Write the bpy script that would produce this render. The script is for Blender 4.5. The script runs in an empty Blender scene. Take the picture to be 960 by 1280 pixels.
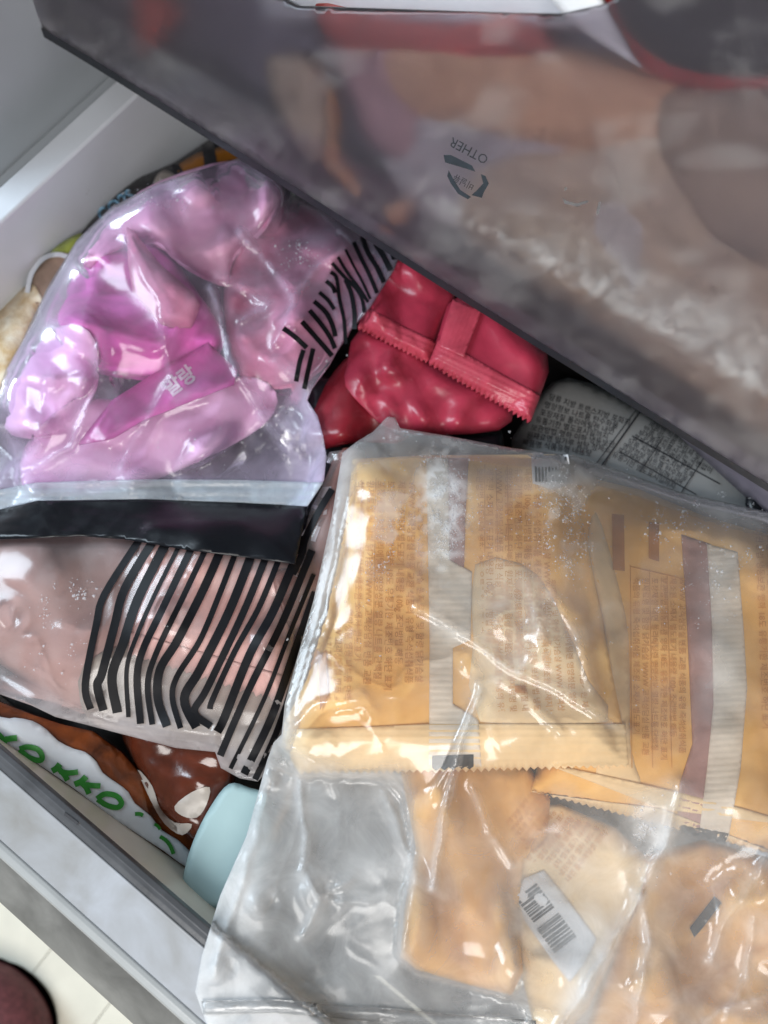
import bpy, math, random
import numpy as np
from mathutils import Vector, Matrix, geometry

random.seed(7)
rng = np.random.default_rng(7)
S = bpy.context.scene
COL = S.collection

# ------------------------------------------------------------------ camera
H = 0.38                      # camera height above the rim of the open drawer (z = 0)
F = 961.0                     # focal length in photo pixels (960 x 1280)
Xc = np.array((.805, .567, -.175)); Xc /= np.linalg.norm(Xc)
Yc = np.array((.593, -.765, .25)); Yc -= Xc * Xc.dot(Yc); Yc /= np.linalg.norm(Yc)
Zc = np.cross(Xc, Yc)
R = np.array((Xc, Yc, Zc))    # camera (right, down, forward) -> world
C = np.array((0, 0, H))
right, down, fwd = R[:, 0], R[:, 1], R[:, 2]
cd = bpy.data.cameras.new('camera')
cam = bpy.data.objects.new('camera', cd)
COL.objects.link(cam)
cam.matrix_world = Matrix(((right[0], -down[0], -fwd[0], C[0]),
                           (right[1], -down[1], -fwd[1], C[1]),
                           (right[2], -down[2], -fwd[2], C[2]), (0, 0, 0, 1)))
cd.sensor_fit = 'VERTICAL'; cd.sensor_height = 36; cd.lens = F / 1280 * 36
cd.clip_start = .01; cd.clip_end = 20
cd.dof.use_dof = True; cd.dof.focus_distance = .375; cd.dof.aperture_fstop = 5.0
S.camera = cam

# ------------------------------------------------------------------ light
W = bpy.data.worlds.new('World'); S.world = W; W.use_nodes = True
W.node_tree.nodes['Background'].inputs[0].default_value = (.84, .92, 1, 1)
W.node_tree.nodes['Background'].inputs[1].default_value = .13

def area(name, loc, target, sx, sy, power, col):
    l = bpy.data.lights.new(name, 'AREA'); l.shape = 'RECTANGLE'; l.size = sx; l.size_y = sy
    l.energy = power; l.color = col
    o = bpy.data.objects.new(name, l); COL.objects.link(o)
    o.location = loc
    o.rotation_euler = (Vector(target) - Vector(loc)).to_track_quat('-Z', 'Y').to_euler()
    return o
area('window_light', (-.98, -.24, .66), (0, .02, 0), .46, .54, 13, (.74, .88, 1))
area('room_light', (.20, -.44, .66), (.12, -.02, 0), .46, .46, 6.8, (1, .975, .94))

S.view_settings.view_transform = 'Standard'
S.view_settings.look = 'None'
S.view_settings.exposure = 0.0
S.view_settings.gamma = 1
S.render.engine = 'CYCLES'
S.cycles.use_denoising = True
S.cycles.max_bounces = 12
S.cycles.transparent_max_bounces = 24
S.cycles.transmission_bounces = 10
S.cycles.sample_clamp_indirect = 6

# ------------------------------------------------------------------ numbers
class Plane:
    """a supporting plane; point(u, v, h) is the world point seen at photo pixel (u, v) that lies h above the plane"""
    def __init__(s, n, p): s.n = np.array(n, float); s.n /= np.linalg.norm(s.n); s.p = np.array(p, float)
    def point(s, u, v, h):
        u = np.asarray(u, float); v = np.asarray(v, float); h = np.asarray(h, float)
        d = np.stack([(u - 480) / F, (v - 640) / F, np.ones_like(u)], -1) @ R.T
        t = (s.n.dot(s.p - C) + h) / (d @ s.n)
        return C + d * t[..., None]
LEVEL = Plane((0, 0, 1), (0, 0, 0))
def pt(u, v, z): return LEVEL.point(np.array([u]), np.array([v]), np.array([z]))[0]

def hash2(ix, iy, s):
    n = (ix * 374761393 + iy * 668265263 + s * 974634777) & 0x7fffffff
    n = ((n ^ (n >> 13)) * 1274126177) & 0x7fffffff
    return ((n ^ (n >> 16)) & 0xffff) / 65535.0
def vnoise(x, y, s=0):
    x = np.asarray(x, float); y = np.asarray(y, float)
    ix = np.floor(x).astype(np.int64); iy = np.floor(y).astype(np.int64)
    fx = x - ix; fy = y - iy
    fx = fx * fx * fx * (fx * (fx * 6 - 15) + 10); fy = fy * fy * fy * (fy * (fy * 6 - 15) + 10)
    a = hash2(ix, iy, s); b = hash2(ix + 1, iy, s); c = hash2(ix, iy + 1, s); d = hash2(ix + 1, iy + 1, s)
    return (a + (b - a) * fx) * (1 - fy) + (c + (d - c) * fx) * fy
def fbm(x, y, s=0, o=4):
    r = 0; a = .5
    for k in range(o):
        r = r + a * vnoise(x, y, s + k); x = x * 2.03 + 7.1; y = y * 2.03 + 3.7; a *= .5
    return r
def ridged(x, y, s=0, o=3):
    r = 0; a = .6
    for k in range(o):
        r = r + a * (1 - np.abs(2 * vnoise(x, y, s + k) - 1)) ** 2; x = x * 1.9 + 5.3; y = y * 1.9 + 1.9; a *= .45
    return r
def facets(u, v, seed, wl=110, n=6):
    """crinkled film: flat facets that meet in straight sharp creases, in px of height per unit slope"""
    g = np.random.default_rng(seed); r = 0
    for k in range(n):
        a = g.uniform(0, math.pi); L = wl * g.uniform(.5, 1.5); ph = g.uniform()
        x = (u * math.cos(a) + v * math.sin(a) + 40 * vnoise(u / 130, v / 130, seed + k)) / L + ph
        m = sstep(.35, .65, vnoise(u / 140 + 9 * k, v / 140, seed + 50 + k))
        r = r + (np.abs(x - np.floor(x) - .5) * 2 - .5) * L * .5 * m
    return r
def sstep(a, b, x):
    t = np.clip((x - a) / (b - a), 0, 1); return t * t * (3 - 2 * t)

def inside(poly, u, v):
    p = np.asarray(poly, float); q = np.roll(p, -1, 0)
    r = np.zeros(np.shape(u), bool)
    for (x0, y0), (x1, y1) in zip(p, q):
        if y0 == y1: continue
        c = ((y0 > v) != (y1 > v)) & (u < (x1 - x0) * (v - y0) / (y1 - y0) + x0)
        r ^= c
    return r
def segdist(pts, u, v, closed=True):
    p = np.asarray(pts, float)
    q = np.roll(p, -1, 0) if closed else p[1:]
    if not closed: p = p[:-1]
    best = np.full(np.shape(u), 1e9)
    for (x0, y0), (x1, y1) in zip(p, q):
        dx, dy = x1 - x0, y1 - y0; L = dx * dx + dy * dy + 1e-9
        t = np.clip(((u - x0) * dx + (v - y0) * dy) / L, 0, 1)
        best = np.minimum(best, np.hypot(u - x0 - t * dx, v - y0 - t * dy))
    return best
def smooth(pts, n=5, closed=True):
    """Catmull-Rom through the points"""
    p = [np.array(x, float) for x in pts]; out = []
    N = len(p)
    for i in range(N if closed else N - 1):
        if closed: a, b, c, d = p[i - 1], p[i], p[(i + 1) % N], p[(i + 2) % N]
        else: a, b, c, d = p[max(i - 1, 0)], p[i], p[i + 1], p[min(i + 2, N - 1)]
        for k in range(n):
            t = k / n
            out.append(.5 * ((2 * b) + (c - a) * t + (2 * a - 5 * b + 4 * c - d) * t * t + (3 * b - a - 3 * c + d) * t ** 3))
    if not closed: out.append(p[-1])
    return [tuple(x) for x in out]
def zigzag(a, b, n, amp):
    """a pinked (saw-toothed) edge from a to b"""
    a = np.array(a, float); b = np.array(b, float); d = b - a; nn = np.array((d[1], -d[0])); nn /= np.linalg.norm(nn)
    out = []
    for k in range(n):
        out.append(tuple(a + d * k / n)); out.append(tuple(a + d * (k + .5) / n + nn * amp * (.8 + .4 * random.random())))
    out.append(tuple(b)); return out

# running record of how high the pile already is under every pixel
GS = 4; GU0, GV0 = -240, -240; GW, GH = 361, 445
GUU, GVV = np.meshgrid(GU0 + GS * np.arange(GW), GV0 + GS * np.arange(GH))
BED = -.10
PILE = np.full((GH, GW), BED)
def blur(a, r):
    k = np.exp(-.5 * (np.arange(-3 * r, 3 * r + 1) / r) ** 2); k /= k.sum(); n = len(k)
    b = np.pad(a, 3 * r, mode='edge'); h, w = a.shape
    b = sum(k[i] * b[i:i + h, :] for i in range(n))
    return sum(k[i] * b[:, i:i + w] for i in range(n))
def dilate(a, r):
    b = a.copy()
    for _ in range(r):
        p = np.pad(b, 1, mode='edge')
        b = np.maximum.reduce([p[1:-1, 1:-1], p[:-2, 1:-1], p[2:, 1:-1], p[1:-1, :-2], p[1:-1, 2:]])
    return b
def samp(a, u, v):
    x = np.clip((np.asarray(u, float) - GU0) / GS, 0, GW - 1.001); y = np.clip((np.asarray(v, float) - GV0) / GS, 0, GH - 1.001)
    i = x.astype(int); j = y.astype(int); fx = x - i; fy = y - j
    return (a[j, i] * (1 - fx) + a[j, i + 1] * fx) * (1 - fy) + (a[j + 1, i] * (1 - fx) + a[j + 1, i + 1] * fx) * fy
def stamp(poly, fn):
    global PILE
    p = np.asarray(poly); m = inside(poly, GUU, GVV)
    if m.any():
        z = fn(GUU[m], GVV[m]); PILE[m] = np.maximum(PILE[m], z)

# ------------------------------------------------------------------ materials
def mat(name):
    m = bpy.data.materials.new(name); m.use_nodes = True
    nt = m.node_tree
    for n in list(nt.nodes): nt.nodes.remove(n)
    return m, nt, nt.nodes.new, nt.links.new
def ramp(N, L, src, stops):
    r = N('ShaderNodeValToRGB'); el = r.color_ramp.elements
    el[0].position, el[0].color = stops[0][0], (*stops[0][1], 1)
    el[1].position, el[1].color = stops[-1][0], (*stops[-1][1], 1)
    for p, c in stops[1:-1]:
        e = el.new(p); e.color = (*c, 1)
    L(src, r.inputs[0]); return r.outputs[0]
def noise_node(N, L, scale, detail=4, co='Object', dist=0, rough=.55):
    t = N('ShaderNodeTexCoord'); n = N('ShaderNodeTexNoise'); n.inputs['Scale'].default_value = scale
    n.inputs['Detail'].default_value = detail; n.inputs['Roughness'].default_value = rough; n.inputs['Distortion'].default_value = dist
    L(t.outputs[co], n.inputs['Vector']); return n.outputs['Fac']
def plain(name, col, rough=.45, vary=.25, scale=60, bump=.15, bscale=300, spec=.5, sss=0, coat=0, metal=0, col2=None):
    """a solid surface whose colour wanders between two tones, with fine relief"""
    m, nt, N, L = mat(name)
    o = N('ShaderNodeOutputMaterial'); b = N('ShaderNodeBsdfPrincipled'); L(b.outputs[0], o.inputs[0])
    c2 = col2 or tuple(x * (1 - vary) for x in col); c1 = tuple(min(1, x * (1 + vary * .4)) for x in col)
    L(ramp(N, L, noise_node(N, L, scale, 5, dist=.4), [(.3, c2), (.7, c1)]), b.inputs['Base Color'])
    b.inputs['Roughness'].default_value = rough; b.inputs['Specular IOR Level'].default_value = spec
    b.inputs['Metallic'].default_value = metal
    if coat: b.inputs['Coat Weight'].default_value = coat; b.inputs['Coat Roughness'].default_value = .12
    if sss:
        b.inputs['Subsurface Weight'].default_value = sss; b.inputs['Subsurface Radius'].default_value = (.01, .006, .003); b.inputs['Subsurface Scale'].default_value = .4
    if bump:
        bp = N('ShaderNodeBump'); bp.inputs['Strength'].default_value = bump; bp.inputs['Distance'].default_value = .001
        L(noise_node(N, L, bscale, 5), bp.inputs['Height']); L(bp.outputs[0], b.inputs['Normal'])
    return m
def film(name, milk=.25, col=(.80, .84, .90), rough=.16, gloss=.09, tint=(1, 1, 1), trans=.35, bump=.25, bscale=90, fogcol=None):
    """clear-to-milky plastic film; the mesh attribute 'fog' (frost, condensation, doubled layers) thickens the milk"""
    m, nt, N, L = mat(name)
    o = N('ShaderNodeOutputMaterial')
    tr = N('ShaderNodeBsdfTransparent'); tr.inputs[0].default_value = (*tint, 1)
    df = N('ShaderNodeBsdfDiffuse'); df.inputs[0].default_value = (*col, 1)
    tl = N('ShaderNodeBsdfTranslucent'); tl.inputs[0].default_value = (*col, 1)
    gl = N('ShaderNodeBsdfGlossy'); gl.inputs['Roughness'].default_value = rough; gl.inputs[0].default_value = (1, 1, 1, 1)
    mx = N('ShaderNodeMixShader'); mx.inputs[0].default_value = trans; L(df.outputs[0], mx.inputs[1]); L(tl.outputs[0], mx.inputs[2])
    at = N('ShaderNodeAttribute'); at.attribute_name = 'fog'
    nz = noise_node(N, L, 45, 6, dist=.6)
    mr = N('ShaderNodeMapRange'); mr.inputs[1].default_value = .3; mr.inputs[2].default_value = .75; mr.inputs[3].default_value = .55; mr.inputs[4].default_value = 1.35
    L(nz, mr.inputs[0])
    ad = N('ShaderNodeMath'); ad.operation = 'ADD'; ad.inputs[1].default_value = milk; L(at.outputs['Fac'], ad.inputs[0])
    mu = N('ShaderNodeMath'); mu.operation = 'MULTIPLY'; mu.use_clamp = True; L(ad.outputs[0], mu.inputs[0]); L(mr.outputs[0], mu.inputs[1])
    lw = N('ShaderNodeLayerWeight'); lw.inputs[0].default_value = .18
    m3 = N('ShaderNodeMath'); m3.operation = 'MULTIPLY_ADD'; m3.inputs[1].default_value = .45; L(lw.outputs['Facing'], m3.inputs[0]); L(mu.outputs[0], m3.inputs[2]); m3.use_clamp = True
    m1 = N('ShaderNodeMixShader'); L(m3.outputs[0], m1.inputs[0]); L(tr.outputs[0], m1.inputs[1]); L(mx.outputs[0], m1.inputs[2])
    fr = N('ShaderNodeFresnel'); fr.inputs[0].default_value = 1.45
    fa = N('ShaderNodeMath'); fa.operation = 'ADD'; fa.inputs[1].default_value = gloss - .035; fa.use_clamp = True; L(fr.outputs[0], fa.inputs[0])
    dl = N('ShaderNodeMapRange'); dl.inputs[1].default_value = .15; dl.inputs[2].default_value = .6; dl.inputs[3].default_value = 1; dl.inputs[4].default_value = .25; L(mu.outputs[0], dl.inputs[0])
    fm = N('ShaderNodeMath'); fm.operation = 'MULTIPLY'; L(fa.outputs[0], fm.inputs[0]); L(dl.outputs[0], fm.inputs[1])
    m2 = N('ShaderNodeMixShader'); L(fm.outputs[0], m2.inputs[0]); L(m1.outputs[0], m2.inputs[1]); L(gl.outputs[0], m2.inputs[2])
    L(m2.outputs[0], o.inputs[0])
    bp = N('ShaderNodeBump'); bp.inputs['Strength'].default_value = bump; bp.inputs['Distance'].default_value = .002
    L(noise_node(N, L, bscale, 3, dist=1.2), bp.inputs['Height'])
    for s in (df, gl, fr): L(bp.outputs[0], s.inputs['Normal'])
    return m

M = {}
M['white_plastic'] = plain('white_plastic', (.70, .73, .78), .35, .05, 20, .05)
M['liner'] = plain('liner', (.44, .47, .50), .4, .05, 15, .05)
M['inner_wall'] = plain('inner_wall', (.92, .84, .72), .3, .12, 25, .1, 120)
M['rim_grey'] = plain('rim_grey', (.085, .088, .095), .35, .3, 60, .1)
M['floor'] = plain('floor', (.84, .80, .68), .5, .08, 30, .1)
M['slipper'] = plain('slipper', (.15, .04, .045), .8, .4, 200, .8, 700)
M['yellow'] = plain('yellow', (.90, .58, .22), .55, .2, 45, .15, 160, col2=(.84, .49, .15), spec=.12)
M['yellow_pale'] = plain('yellow_pale', (.90, .69, .41), .55, .15, 50, .15, 160, spec=.15)
M['yellow_deep'] = plain('yellow_deep', (.74, .44, .16), .55, .2, 45, .15, 160, col2=(.60, .33, .11), spec=.1)
M['yellow_print'] = plain('yellow_print', (.74, .37, .09), .5, .2, 80, 0)
M['yellow_band'] = plain('yellow_band', (.55, .24, .06), .45, .2, 80, 0)
M['fin_clear'] = plain('fin_clear', (.80, .72, .62), .6, .15, 60, .15, spec=.15)
M['fin_mauve'] = plain('fin_mauve', (.50, .30, .27), .35, .2, 90, .2)
M['date_ink'] = plain('date_ink', (.035, .045, .055), .5, .4, 200, .2)
M['sticker'] = plain('sticker', (.72, .74, .78), .5, .06, 60, .05)
M['ink'] = plain('ink', (.03, .03, .035), .6, .2, 100, 0)
M['pink_pale'] = plain('pink_pale', (.88, .50, .68), .4, .2, 40, .25, 150, col2=(.78, .36, .60), spec=.1)
M['pink_hot'] = plain('pink_hot', (.76, .16, .54), .36, .3, 40, .25, 150, spec=.1)
M['pink_mid'] = plain('pink_mid', (.66, .27, .50), .36, .3, 40, .25, 150, spec=.1)
M['pink_dusty'] = plain('pink_dusty', (.70, .27, .42), .4, .3, 45, .25, 150, spec=.1)
M['pink_light'] = plain('pink_light', (.86, .52, .78), .4, .12, 40, .15, 150, spec=.1)
M['white_print'] = plain('white_print', (.82, .74, .82), .5, .1, 100, 0)
M['rose'] = plain('rose', (.52, .34, .31), .5, .2, 40, .25, 140, col2=(.45, .27, .25), spec=.25)
M['salmon'] = plain('salmon', (.90, .54, .50), .4, .25, 60, .3, 160)
M['stone'] = plain('stone', (.42, .37, .33), .4, .2, 50, .2)
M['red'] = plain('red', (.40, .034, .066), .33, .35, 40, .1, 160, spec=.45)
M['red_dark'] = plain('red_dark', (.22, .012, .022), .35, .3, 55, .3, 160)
M['red_seal'] = plain('red_seal', (.50, .06, .095), .34, .25, 60, .1, 200, spec=.45)
M['black_film'] = plain('black_film', (.007, .008, .011), .3, .3, 60, .2, 70, spec=.3)
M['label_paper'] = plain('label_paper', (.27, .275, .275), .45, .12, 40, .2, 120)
M['mint'] = plain('mint', (.33, .46, .47), .55, .06, 30, .05)
M['pouch_white'] = plain('pouch_white', (.80, .82, .86), .35, .05, 30, .1)
M['green_ink'] = plain('green_ink', (.035, .30, .035), .4, .2, 80, 0)
M['glaze'] = plain('glaze', (.23, .055, .012), .25, .8, 70, .5, 120, col2=(.05, .012, .004), coat=.4)
M['brown_foil'] = plain('brown_foil', (.10, .022, .010), .2, .5, 60, .4, 90, coat=.5)
M['silver'] = plain('silver', (.46, .40, .35), .35, .2, 60, .4, 120)
M['cream_food'] = plain('cream_food', (.78, .72, .58), .6, .2, 90, .8, 250, col2=(.55, .36, .14))
M['tan'] = plain('tan', (.34, .24, .18), .6, .3, 80, .4)
M['lime'] = plain('lime', (.42, .50, .09), .45, .2, 60, .1)
M['orange'] = plain('orange', (.45, .17, .02), .45, .3, 60, .2)
M['blue_print'] = plain('blue_print', (.22, .42, .58), .5, .2, 60, 0)
M['gap_and_packet_black'] = plain('gap_and_packet_black', (.012, .010, .010), .4, .4, 60, .4, 120)  # near-black of the dark packets and of the added sheet shading the gaps
M['frost'] = film('frost', .50, (.86, .87, .90), .5, .036, bump=0)
M['stripe_ink'] = plain('stripe_ink', (.006, .006, .008), .5, .2, 100, .2, 150, spec=.15)
M['film_pink'] = film('film_pink', .11, (.80, .70, .90), .19, .036, bump=.03)
M['film_rose'] = film('film_rose', .12, (.70, .65, .66), .18, .04, bump=.03)
M['film_clear'] = film('film_clear', .085, (.84, .85, .86), .17, .05, bump=.03)
M['zipper'] = film('zipper', .42, (.72, .80, .86), .32, .04)

# ------------------------------------------------------------------ objects
def tag(o, label=None, cat=None, group=None, kind=None):
    for k, v in (('label', label), ('category', cat), ('group', group), ('kind', kind)):
        if v: o[k] = v
    return o
def empty(name, loc, label, cat, group=None):
    o = bpy.data.objects.new(name, None); COL.objects.link(o); o.location = tuple(loc); o.empty_display_size = .02
    return tag(o, label, cat, group)
def link(name, V, Fc, m, parent=None, smoothf=True, fog=None):
    me = bpy.data.meshes.new(name)
    V = np.asarray(V, float)
    if parent is not None:
        off = np.zeros(3); q = parent
        while q is not None: off += np.array(q.location); q = q.parent
        V = V - off
    me.from_pydata(V.tolist(), [], [tuple(int(i) for i in f) for f in Fc])
    me.polygons.foreach_set('use_smooth', [smoothf] * len(me.polygons))
    if fog is not None:
        a = me.attributes.new('fog', 'FLOAT', 'POINT'); a.data.foreach_set('value', np.asarray(fog, np.float32))
    me.materials.append(m); me.update()
    o = bpy.data.objects.new(name, me); COL.objects.link(o)
    if parent is not None: o.parent = parent
    return o

def mesh2d(poly, step):
    """triangulated inside of an outline: (points, triangles, ring of border indices)"""
    b = []
    P = [np.array(p, float) for p in poly]
    for i, p in enumerate(P):
        q = P[(i + 1) % len(P)]; n = max(1, int(np.hypot(*(q - p)) / (step * 1.2)))
        for k in range(n): b.append(p + (q - p) * k / n)
    b = np.array(b); nb = len(b)
    lo = b.min(0); hi = b.max(0)
    gu, gv = np.meshgrid(np.arange(lo[0], hi[0], step), np.arange(lo[1], hi[1], step * .87))
    gu = gu + (np.arange(gu.shape[0]) % 2)[:, None] * step * .5
    gu = gu.ravel() + rng.uniform(-.15, .15, gu.size) * step; gv = gv.ravel() + rng.uniform(-.15, .15, gv.size) * step
    m = inside(poly, gu, gv); gu, gv = gu[m], gv[m]
    m = segdist(poly, gu, gv) > step * .45; gu, gv = gu[m], gv[m]
    pts = np.concatenate([b, np.stack([gu, gv], -1)])
    r = geometry.delaunay_2d_cdt([Vector(p) for p in pts], [(i, (i + 1) % nb) for i in range(nb)], [list(range(nb))], 1, 1e-5)
    V = np.array([(v.x, v.y) for v in r[0]]); T = [tuple(f) for f in r[2]]
    # keep photo-plane orientation so that faces point to the viewer's side
    out = []
    for f in T:
        a, c, d = V[f[0]], V[f[1]], V[f[2]]
        out.append(f if (c[0] - a[0]) * (d[1] - a[1]) - (c[1] - a[1]) * (d[0] - a[0]) < 0 else (f[0], f[2], f[1]))
    cnt = {}
    for f in out:
        for i in range(3):
            e = (f[i], f[(i + 1) % 3]); cnt[e] = cnt.get(e, 0) + 1
    border = [e for e in cnt if (e[1], e[0]) not in cnt]
    return V, out, border

def slab(name, poly, top, m, parent=None, step=8, thick=.004, plane=LEVEL, bottom=None, fog=None, smoothf=True):
    """closed body: a relief top over an outline, a lower skin, and a rim between the two"""
    V, T, B = mesh2d(poly, step)
    zt = top(V[:, 0], V[:, 1])
    zb = bottom(V[:, 0], V[:, 1], zt) if bottom else zt - thick
    A = plane.point(V[:, 0], V[:, 1], zt); Bv = plane.point(V[:, 0], V[:, 1], zt) - plane.n * (zt - zb)[:, None]
    n = len(V)
    Fc = list(T) + [(f[0] + n, f[2] + n, f[1] + n) for f in T] + [(e[1], e[0], e[0] + n, e[1] + n) for e in B]
    fg = None
    if fog is not None:
        f0 = fog(V[:, 0], V[:, 1]); fg = np.concatenate([f0, f0])
    return link(name, np.concatenate([A, Bv]), Fc, m, parent, smoothf, fg)

def ribbon_verts(line, w, top, plane=LEVEL, step=5, thick=.0003):
    p = np.array(smooth(line, 6, False)) if len(line) > 2 else np.array([np.array(line[0]) + (np.array(line[1]) - np.array(line[0])) * t for t in np.linspace(0, 1, 14)])
    d = np.gradient(p, axis=0); d /= np.linalg.norm(d, axis=1)[:, None] + 1e-9
    nn = np.stack([-d[:, 1], d[:, 0]], -1)
    ws = np.full(len(p), w * .5)
    a = p + nn * ws[:, None]; b = p - nn * ws[:, None]; c = p
    V = []; Fc = []; k = len(p)
    for q in (a, c, b):
        V.append(plane.point(q[:, 0], q[:, 1], top(q[:, 0], q[:, 1])))
    V = np.concatenate(V)
    for i in range(k - 1):
        Fc += [(i, i + 1, k + i + 1, k + i), (k + i, k + i + 1, 2 * k + i + 1, 2 * k + i)]
    return V, Fc
def ribbons(name, lines, top, m, parent, plane=LEVEL):
    VV = []; FF = []; n = 0
    for line, w in lines:
        V, Fc = ribbon_verts(line, w, top, plane); VV.append(V); FF += [tuple(i + n for i in f) for f in Fc]; n += len(V)
    return link(name, np.concatenate(VV), FF, m, parent)
def polys(name, lst, top, m, parent, step=8, plane=LEVEL, thick=.0003):
    VV = []; FF = []; n = 0
    for poly in lst:
        V, T, B = mesh2d(poly, step)
        VV.append(plane.point(V[:, 0], V[:, 1], top(V[:, 0], V[:, 1]))); FF += [tuple(i + n for i in f) for f in T]; n += len(V)
    return link(name, np.concatenate(VV), FF, m, parent)

FC = {}
kor = ['제품명 식품유형 내용량', '원재료명 밀가루 설탕 정제소금', '보관방법 영하 이하 냉동보관', '유통기한 별도표시일까지', '포장재질 폴리에틸렌 내면', '영양정보 나트륨 탄수화물', '당류 지방 트랜스지방 포화지방', '콜레스테롤 단백질 열량', '부정불량식품신고는 국번없이', '반품 및 교환 구입처 및 본사']
kit = ['식품의 유형 즉석섭취식품', '원재료명 및 함량 닭가슴살', '포장재질 내면 폴리에틸렌', '보관방법 냉동보관 영하 18도', '제조원 소재지 별도표기', 'WWW 고객상담실 반품 교환', '영양성분 열량 나트륨 단백질', '유통기한 제조번호 하단 표기', '내용량 100g 조리방법 해동']
kit2 = [kit[k] + ' ' + kit[(k + 4) % 9] for k in range(9)]
def set_type(lines, bold=0):
    """outlines of lines of text as flat triangles, one unit high, all set in one go"""
    lines = sorted(set(lines))
    cu = bpy.data.curves.new('lettering', 'FONT'); cu.body = '\n'.join(lines); cu.size = 1; cu.resolution_u = 2; cu.space_line = 3; cu.offset = bold
    o = bpy.data.objects.new('lettering', cu); COL.objects.link(o)
    bpy.context.view_layer.update()
    me = bpy.data.meshes.new_from_object(o.evaluated_get(bpy.context.evaluated_depsgraph_get()))
    V = np.array([v.co[:2] for v in me.vertices]).reshape(-1, 2); row = np.round((.35 - V[:, 1]) / 3).astype(int)
    for k, l in enumerate(lines):
        ids = np.where(row == k)[0]; new = {int(i): j for j, i in enumerate(ids)}
        FC[l] = (V[ids] + (0, 3 * k), [tuple(new[i] for i in p.vertices) for p in me.polygons if p.vertices[0] in new])
    bpy.data.objects.remove(o); bpy.data.curves.remove(cu); bpy.data.meshes.remove(me)
set_type(kor + [k[:15] for k in kor] + [k[:14] for k in kor] + kit + kit2 + ['OTHER', '비닐류'])
set_type(['CO2', 'S', '말랑', '카우'], .03)
def glyphs(l): return FC[l]
def writing(name, items, top, m, parent, plane=LEVEL, clip=None):
    """items: (text, u, v, size in px, angle in degrees clockwise on the photo, [width squeeze], [mirror])"""
    VV = []; FF = []; n = 0
    for it in items:
        s, u, v, size, ang = it[:5]; sq = it[5] if len(it) > 5 else 1; mir = it[6] if len(it) > 6 else 1
        G, T = glyphs(s)
        if not len(G): continue
        a = math.radians(ang); x = G[:, 0] * size * sq * mir; y = -G[:, 1] * size
        uu = u + x * math.cos(a) - y * math.sin(a); vv = v + x * math.sin(a) + y * math.cos(a)
        T2 = T
        if clip is not None:
            ok = inside(clip, uu, vv); T2 = [t for t in T if all(ok[i] for i in t)]
        VV.append(plane.point(uu, vv, top(uu, vv))); FF += [tuple(i + n for i in (t if mir > 0 else t[::-1])) for t in T2]; n += len(G)
    return link(name, np.concatenate(VV), FF, m, parent, False)

def pillow(poly, z, puff, rad, tilt=(0, 0), crumple=.0012, seed=1, scale=60, drape=True, gap=.0008, ridges=()):
    """height function of a filled packet lying on what is already there"""
    c = np.mean(np.asarray(poly), 0)
    under = blur(dilate(PILE, 2), 2) if drape else None
    pl = PILE.copy()
    def fn(u, v):
        d = segdist(poly, u, v)
        t = np.clip(d / rad, 0, 1)
        h = z + tilt[0] * (u - c[0]) + tilt[1] * (v - c[1]) + puff * np.sqrt(1 - (1 - t) ** 2)
        h = h + (.25 * crumple * (ridged(u / (scale * 1.6), v / (scale * 1.6), seed, 2) - .6) * 2 + crumple * .022 * facets(u, v, seed + 100, scale * 1.5)) * sstep(0, .5, t + .1)
        for line, amp, w in ridges:
            h = h + amp * np.exp(-segdist(line, u, v, False) / w)
        if drape: h = np.maximum(h, np.maximum(samp(under, u, v), samp(pl, u, v)) + gap)
        return h
    return fn

def packet(name, poly, label, cat, m, z, puff, rad, group=None, thick=None, step=8, **kw):
    fn = pillow(poly, z, puff, rad, **kw)
    c = np.mean(np.asarray(poly), 0)
    root = empty(name, pt(c[0], c[1], z), label, cat, group)
    pl = PILE.copy()
    th = thick if thick else max(puff, .003)
    def bot(u, v, zt):
        d = segdist(poly, u, v)
        b = zt - .0012 - th * np.sqrt(1 - (1 - np.clip(d / rad, 0, 1)) ** 2)
        return np.minimum(zt - .0004, np.maximum(b, np.where(samp(pl, u, v) > BED + .002, samp(pl, u, v) + .0003, b)))
    slab('body', poly, fn, m, root, step, bottom=bot)
    stamp(poly, fn)
    return root, fn
def over(fn, dz): return lambda u, v: fn(u, v) + dz
def ribs(fn, dz, a, b, pitch, amp):
    """fine pressed ribs running across the direction a -> b"""
    a = np.array(a, float); d = np.array(b, float) - a; d /= np.linalg.norm(d)
    return lambda u, v: fn(u, v) + dz + amp * np.sin(((u - a[0]) * d[0] + (v - a[1]) * d[1]) * 2 * math.pi / pitch)

def line_y(p, z): return pt(p[0], p[1], z)[1]
def line_x(p, z): return pt(p[0], p[1], z)[0]

def prism(name, prof, a, b, axis, m, parent=None, bev=0):
    """extrude a (horizontal, z) profile along X or Y from a to b"""
    n = len(prof); V = []
    for t in (a, b):
        for h, z in prof: V.append((t, h, z) if axis == 'X' else (h, t, z))
    Fc = [(i, (i + 1) % n, n + (i + 1) % n, n + i) for i in range(n)] + [tuple(range(n))[::-1], tuple(range(n, 2 * n))]
    o = link(name, V, Fc, m, parent, False)
    bpy_bm_fix(o)
    if bev:
        md = o.modifiers.new('bevel', 'BEVEL'); md.width = bev; md.segments = 3; md.limit_method = 'ANGLE'; md.angle_limit = .3
        for p in o.data.polygons: p.use_smooth = True
        md.harden_normals = True
    return o
import bmesh
def bpy_bm_fix(o):
    bm = bmesh.new(); bm.from_mesh(o.data); bmesh.ops.recalc_face_normals(bm, faces=bm.faces); bm.to_mesh(o.data); bm.free()

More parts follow.
